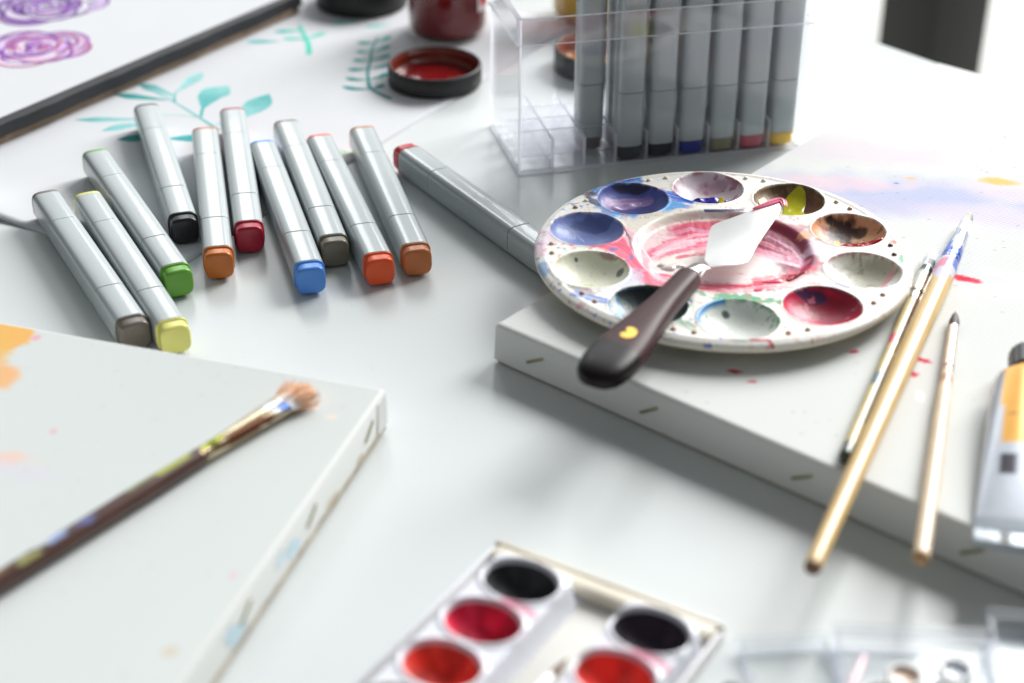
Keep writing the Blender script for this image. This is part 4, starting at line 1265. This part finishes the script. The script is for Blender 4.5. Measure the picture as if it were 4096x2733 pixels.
def open_lid(name, label, x, y, r, h, film, wall):
    t = thing(name, label, 'jar lid', (x, y, 0.65))
    R = []
    k = 120
    pr = [(0.1, 0), (r - 1.2, 0), (r - 0.3, 0.5), (r, 1.6), (r, h - 0.8), (r - 0.4, h - 0.2), (r - 1.0, h), (r - 1.6, h - 0.4)]
    for rr_, z in pr:
        R.append([((rr_ + (0.22 if (j % 2 and 1.5 < z < h - 0.7) else 0)) * math.cos(2 * PI * j / k), (rr_ + (0.22 if (j % 2 and 1.5 < z < h - 0.7) else 0)) * math.sin(2 * PI * j / k), z) for j in range(k)])
    V, F = loft(R, cap=False); build('shell', V, F, M_BLACK, t, sharp=60)
    V, F = lathe([(r - 1.6, h - 0.4), (r - 2.0, h - 2.4), (r - 2.6, h - 3), (r - 2.2, h - 5), (r - 3.2, 3.4), (r - 3.6, 3.2)], 72)
    build('inner_wall', V, F, paint(wall, 0.25), t, sharp=60)
    V, F = lathe([(r - 3.6, 3.2), (r - 9, 2.9), (r - 10, 3.6), (6, 3.2), (0.1, 3.2)], 72)
    build('paint_film', V, F, paint(film, 0.14, 0.3), t, sharp=60)
    return t


jar('paint_jar', 'glass jar of dark red paint standing behind its open lid', -43.5, 392, 26, 62, (120, 12, 22),
    [('label_border', -40, 30, 19, 50, (236, 214, 216), 0.08), ('label_print', -34, 26, 23, 46, (196, 24, 44), 0.16)], 0)
open_lid('jar_lid', 'black jar lid lying upturned with a red paint film inside', -48, 306, 28.2, 12.5, (124, 18, 22), (120, 44, 28))
jar('paint_jar', 'glass jar of mustard yellow paint half hidden behind the marker case', 51, 424, 27, 60, (214, 170, 22), [], 0)
open_lid('jar_lid', 'black jar lid with orange paint inside, seen through the marker case', 53, 332, 28.2, 14, (226, 140, 20), (150, 80, 40))
t = thing('jar_lid', 'plain black round lid lying on the far end of the leaf drawing', 'jar lid', (-103, 444, 0.65))
R = []
for rr_, z in [(0.1, 0), (29, 0), (30.2, 0.6), (30.8, 1.8), (30.8, 14), (30.2, 15.4), (28.6, 16.2), (22, 16.4), (21, 15.8), (0.1, 15.8)]:
    R.append([(rr_ * math.cos(2 * PI * j / 96), rr_ * math.sin(2 * PI * j / 96), z) for j in range(96)])
V, F = loft(R, cap=False); build('shell', V, F, M_BLACK, t, sharp=40)

# ------------------------------------------------------------------ watercolour set at the front
WO = Vector((3.3, -188.3, 0.3)); WA = math.atan2(-0.513, 0.858)
wset = thing('watercolour_set', 'white plastic watercolour set with oval paint pans at the bottom edge', 'watercolour set', WO, WA)
bevel_box('case_floor', (-23.6, 70.4, -110, 23.6, 0, 1.4), mat('white_case_floor', (206, 204, 198), rough=0.35, var=0.03), wset, b=0.4, seg=2)
bevel_box('case_ledge', (-21.6, 68.6, 14.6, 21.5, 1.45, 6.4), M_BEIGE, wset, b=1.2, seg=3)
bevel_box('case_wall', (-23.6, 70.4, 21.6, 23.6, 1.42, 6.6), M_BEIGE, wset, b=0.6, seg=2)
bevel_box('case_wall', (-23.6, -22.0, -110, 21.55, 1.42, 5.6), mat('frosted_case_wall', (214, 214, 216), rough=0.35, var=0.04), wset, b=0.5, seg=2)
bevel_box('case_wall', (69.0, 70.4, -110, 21.55, 1.42, 5.6), mat('frosted_case_wall', (214, 214, 216), rough=0.35, var=0.04), wset, b=0.5, seg=2)


M_CAKE = mat('dry_paint_cake', (200, 40, 60), rough=0.6, spec=0.3, attr=True, bump=0.4, bscale=160)


def strip(xc, cols, seed, hx=17.2):
    st = 0.75; ya, yb = -108, 14.0
    gx = np.arange(-hx - 1.5, hx + 1.6, st); gy = np.arange(ya, yb + 1.6, st)
    A, B = np.meshgrid(gx, gy, indexing='ij'); a, b = A.ravel(), B.ravel()
    # rounded rectangle distance
    cyc, hy = (ya + yb) / 2, (yb - ya) / 2; rc_ = 7
    qx = np.abs(a) - (hx - rc_); qy = np.abs(b - cyc) - (hy - rc_)
    sd = np.hypot(np.maximum(qx, 0), np.maximum(qy, 0)) + np.minimum(np.maximum(qx, qy), 0) - rc_
    z = 1.5 + 11.0 * (1 - sstep(-1.8, 0.6, sd))
    C = Paint(a, b, (228, 230, 238))
    for k in range(5):
        q = np.hypot(a / 14.2, (b + 26.0 * k) / 11.4)
        z = z + 0.9 * np.exp(-((q - 1.06) / 0.07) ** 2)
        z = z - 9.4 * np.clip(1 - q ** 3.5, 0, 1) ** 0.7
        if 0 < k: C.blob(-4 + 9 * rnd.random(), -26 * k - 13 + 26 * rnd.random(), 12, 7, (240, 186, 200), 0.5, rough=1.2, fr=0.2)
    C.blob(8, -13, 9, 2.4, (226, 120, 150), 0.7, rot=-10, rough=1.0, fr=0.3)
    part = build('pan_strip', np.stack([a, b, z], -1), grid(len(gx), len(gy)), M_WHITEP, wset, colors=C.c, sharp=180)
    part.location = Vector((xc, 0, 0)) * S
    for k in range(5):
        V = []; F = []
        for i_ in range(9):
            f = i_ / 8
            V += [(13.6 * f * math.cos(2 * PI * j / 40), 10.8 * f * math.sin(2 * PI * j / 40) - 26 * k, 3.6 + 7.6 * f ** 3.4) for j in range(40)]
        for i_ in range(8):
            for j in range(40): F.append((i_ * 40 + j, (i_ + 1) * 40 + j, (i_ + 1) * 40 + (j + 1) % 40, i_ * 40 + (j + 1) % 40))
        V = np.array(V); pc_ = Paint(V[:, 0], V[:, 1] + 40 * seed, cols[k])
        pc_.mix(0.75 * sstep(0.35, 0.7, fbm(V[:, 0] * 0.16, V[:, 1] * 0.16 + 9 * seed, 30 + k)), tuple(int(c_ * 0.6) for c_ in cols[k]))
        pc_.mix(0.5 * sstep(0.55, 0.75, fbm(V[:, 0] * 0.25, V[:, 1] * 0.25 + 5 * seed, 70 + k)), tuple(min(255, c_ + 40) for c_ in cols[k]))
        cake = build('paint_cake', V, F, M_CAKE, part, colors=pc_.c, sharp=180)
    return part


strip(0.6, [(46, 48, 52), (236, 40, 84), (250, 76, 62), (240, 150, 40), (236, 210, 60)], 1)
strip(52.4, [(52, 42, 56), (246, 70, 60), (120, 60, 40), (60, 120, 60), (40, 60, 140)], 2, 15.8)
# slim white brush lying between the strips
wb = thing('slim_brush', 'slim white brush lying in the watercolour set between the two pan strips', 'paint brush', (14.6, -228.5, 0.3 + 1.5 + 2.4),
           math.atan2(7.0, 4.4) + 0.0)
R = []
for x, r in [(-90, 1.6), (-88, 2.3), (-20, 2.6), (-4, 2.4), (-1, 1.9)]:
    R.append([(x, r * math.cos(2 * PI * j / 16), r * math.sin(2 * PI * j / 16)) for j in range(16)])
V, F = loft(R); build('handle', V, F, mat('white_brush_lacquer', (240, 240, 240), rough=0.2, coat=0.4, var=0.02), wb)
R = []
for x, r in [(-1.2, 1.6), (1, 1.4), (6, 1.1), (10, 0.3)]:
    R.append([(x, r * math.cos(2 * PI * j / 12), r * math.sin(2 * PI * j / 12)) for j in range(12)])
V, F = loft(R); build('bristles', V, F, mat('brown_hair_tip', (110, 70, 50), rough=0.6, var=0.2), wb)

# ------------------------------------------------------------------ clear boxes at the lower right
def clear_box(label, x, y, rz, w, dpt, h, tint):
    t = thing('clear_box', label, 'plastic box', (x, y, 0.2), rz)
    mm = mat_clear('thin_clear_box', tint)
    me_ = mat_clear('thin_box_edge', (0.86, 0.88, 0.93), frost=0.5)

    def pn(nm, x0, x1, y0, y1, z0, z1, thin):
        V, F = box_vf(x0, x1, y0, y1, z0, z1)
        big = {'x': (3, 5), 'y': (2, 4), 'z': (0, 1)}[thin]
        build(nm, V, F, [mm, me_], t, sharp=None, fmat=[0 if i in big else 1 for i in range(6)])
    pn('base_plate', 0, w, -dpt, 0, 0, 1.2, 'z')
    pn('wall_panel', 0, w, -1.4, 0, 1.25, h, 'y'); pn('wall_panel', 0, w, -dpt, -dpt + 1.4, 1.25, h, 'y')
    pn('wall_panel', 0, 1.4, -dpt + 1.45, -1.45, 1.25, h, 'x'); pn('wall_panel', w - 1.4, w, -dpt + 1.45, -1.45, 1.25, h, 'x')
    pn('lid_lip', -0.8, w + 0.8, 0.85, 2.0, h - 4, h + 1.3, 'y')
    return t


clear_box('clear plastic box with paint pots inside at the lower right edge', 113, -209, math.radians(-3), 52, 70, 9, (0.98, 0.985, 0.99))
clear_box('empty clear plastic box cut off by the right edge at the bottom', 169, -199, math.radians(-8), 60, 70, 8, (0.975, 0.983, 0.993))
clear_box('low flat clear plastic box beside the watercolour set', 80, -212, math.radians(6), 31, 70, 4.5, (0.985, 0.988, 0.988))


def pot(label, x, y, r, h, col, cap=(232, 233, 233)):
    t = thing('paint_pot', label, 'paint pot', (x, y, 1.6), 0, 'paint pots in the clear box')
    V, F = lathe([(0.1, 0), (r - 0.6, 0), (r, 0.8), (r, h - 1), (r - 0.6, h), (r - 1.4, h), (r - 1.6, h - 2.0)], 40); build('cup', V, F, mat('pot_plastic', cap, rough=0.35, var=0.04), t)
    V, F = lathe([(r - 1.6, h - 2.0), (r * 0.5, h - 2.4), (0.1, h - 2.4)], 40); build('paint_fill', V, F, paint(col, 0.3), t)


pot('paint pot with grey beige paint in the clear box', 125, -240, 8.5, 5, (206, 203, 194))
pot('paint pot with peach orange paint in the clear box', 134, -229, 6.5, 5, (230, 196, 170))
pot('paint pot with white paint in the clear box', 146, -240, 9, 5, (240, 240, 240))
pot('paint pot with pale blue paint in the clear box', 152, -226, 6, 5, (206, 214, 228))
t = thing('pink_brush', 'thin pink brush handle slanting into the clear box', 'paint brush', (105.5, -259, 12.4), math.radians(62), rot=(0, 0, math.radians(66)))
R = []
for x, r in [(-30, 1.0), (-28, 1.6), (20, 1.8), (34, 1.2), (36, 0.6)]:
    R.append([(x, r * math.cos(2 * PI * j / 14), r * math.sin(2 * PI * j / 14)) for j in range(14)])
V, F = loft(R); build('handle', V, F, mat('pink_lacquer', (232, 196, 204), rough=0.3, var=0.1), t)
R = []
for x, r in [(-40, 0.3), (-36, 1.1), (-29.5, 1.0)]:
    R.append([(x, r * math.cos(2 * PI * j / 12), r * math.sin(2 * PI * j / 12)) for j in range(12)])
V, F = loft(R); build('bristles', V, F, mat('pale_hair_tip', (200, 170, 150), rough=0.6, var=0.2), t)
# white pen with a black end, mostly below the frame
t = thing('white_pen', 'white pen with a black end beside the watercolour set at the bottom edge', 'pen', (74, -239, 0.3 + 4.4), math.radians(70))
R = []
for x, r in [(-110, 3), (-108, 4), (-4, 4.2), (-3, 3.8)]:
    R.append([(x, r * math.cos(2 * PI * j / 20), r * math.sin(2 * PI * j / 20)) for j in range(20)])
V, F = loft(R); build('barrel', V, F, mat('white_pen_plastic', (238, 240, 242), rough=0.25, var=0.02), t)
R = []
for x, r in [(-3.2, 4.0), (-2, 4.3), (2.5, 4.1), (4.2, 2.8), (4.6, 1.2)]:
    R.append([(x, r * math.cos(2 * PI * j / 20), r * math.sin(2 * PI * j / 20)) for j in range(20)])
V, F = loft(R); build('end_cap', V, F, M_BLACK, t)
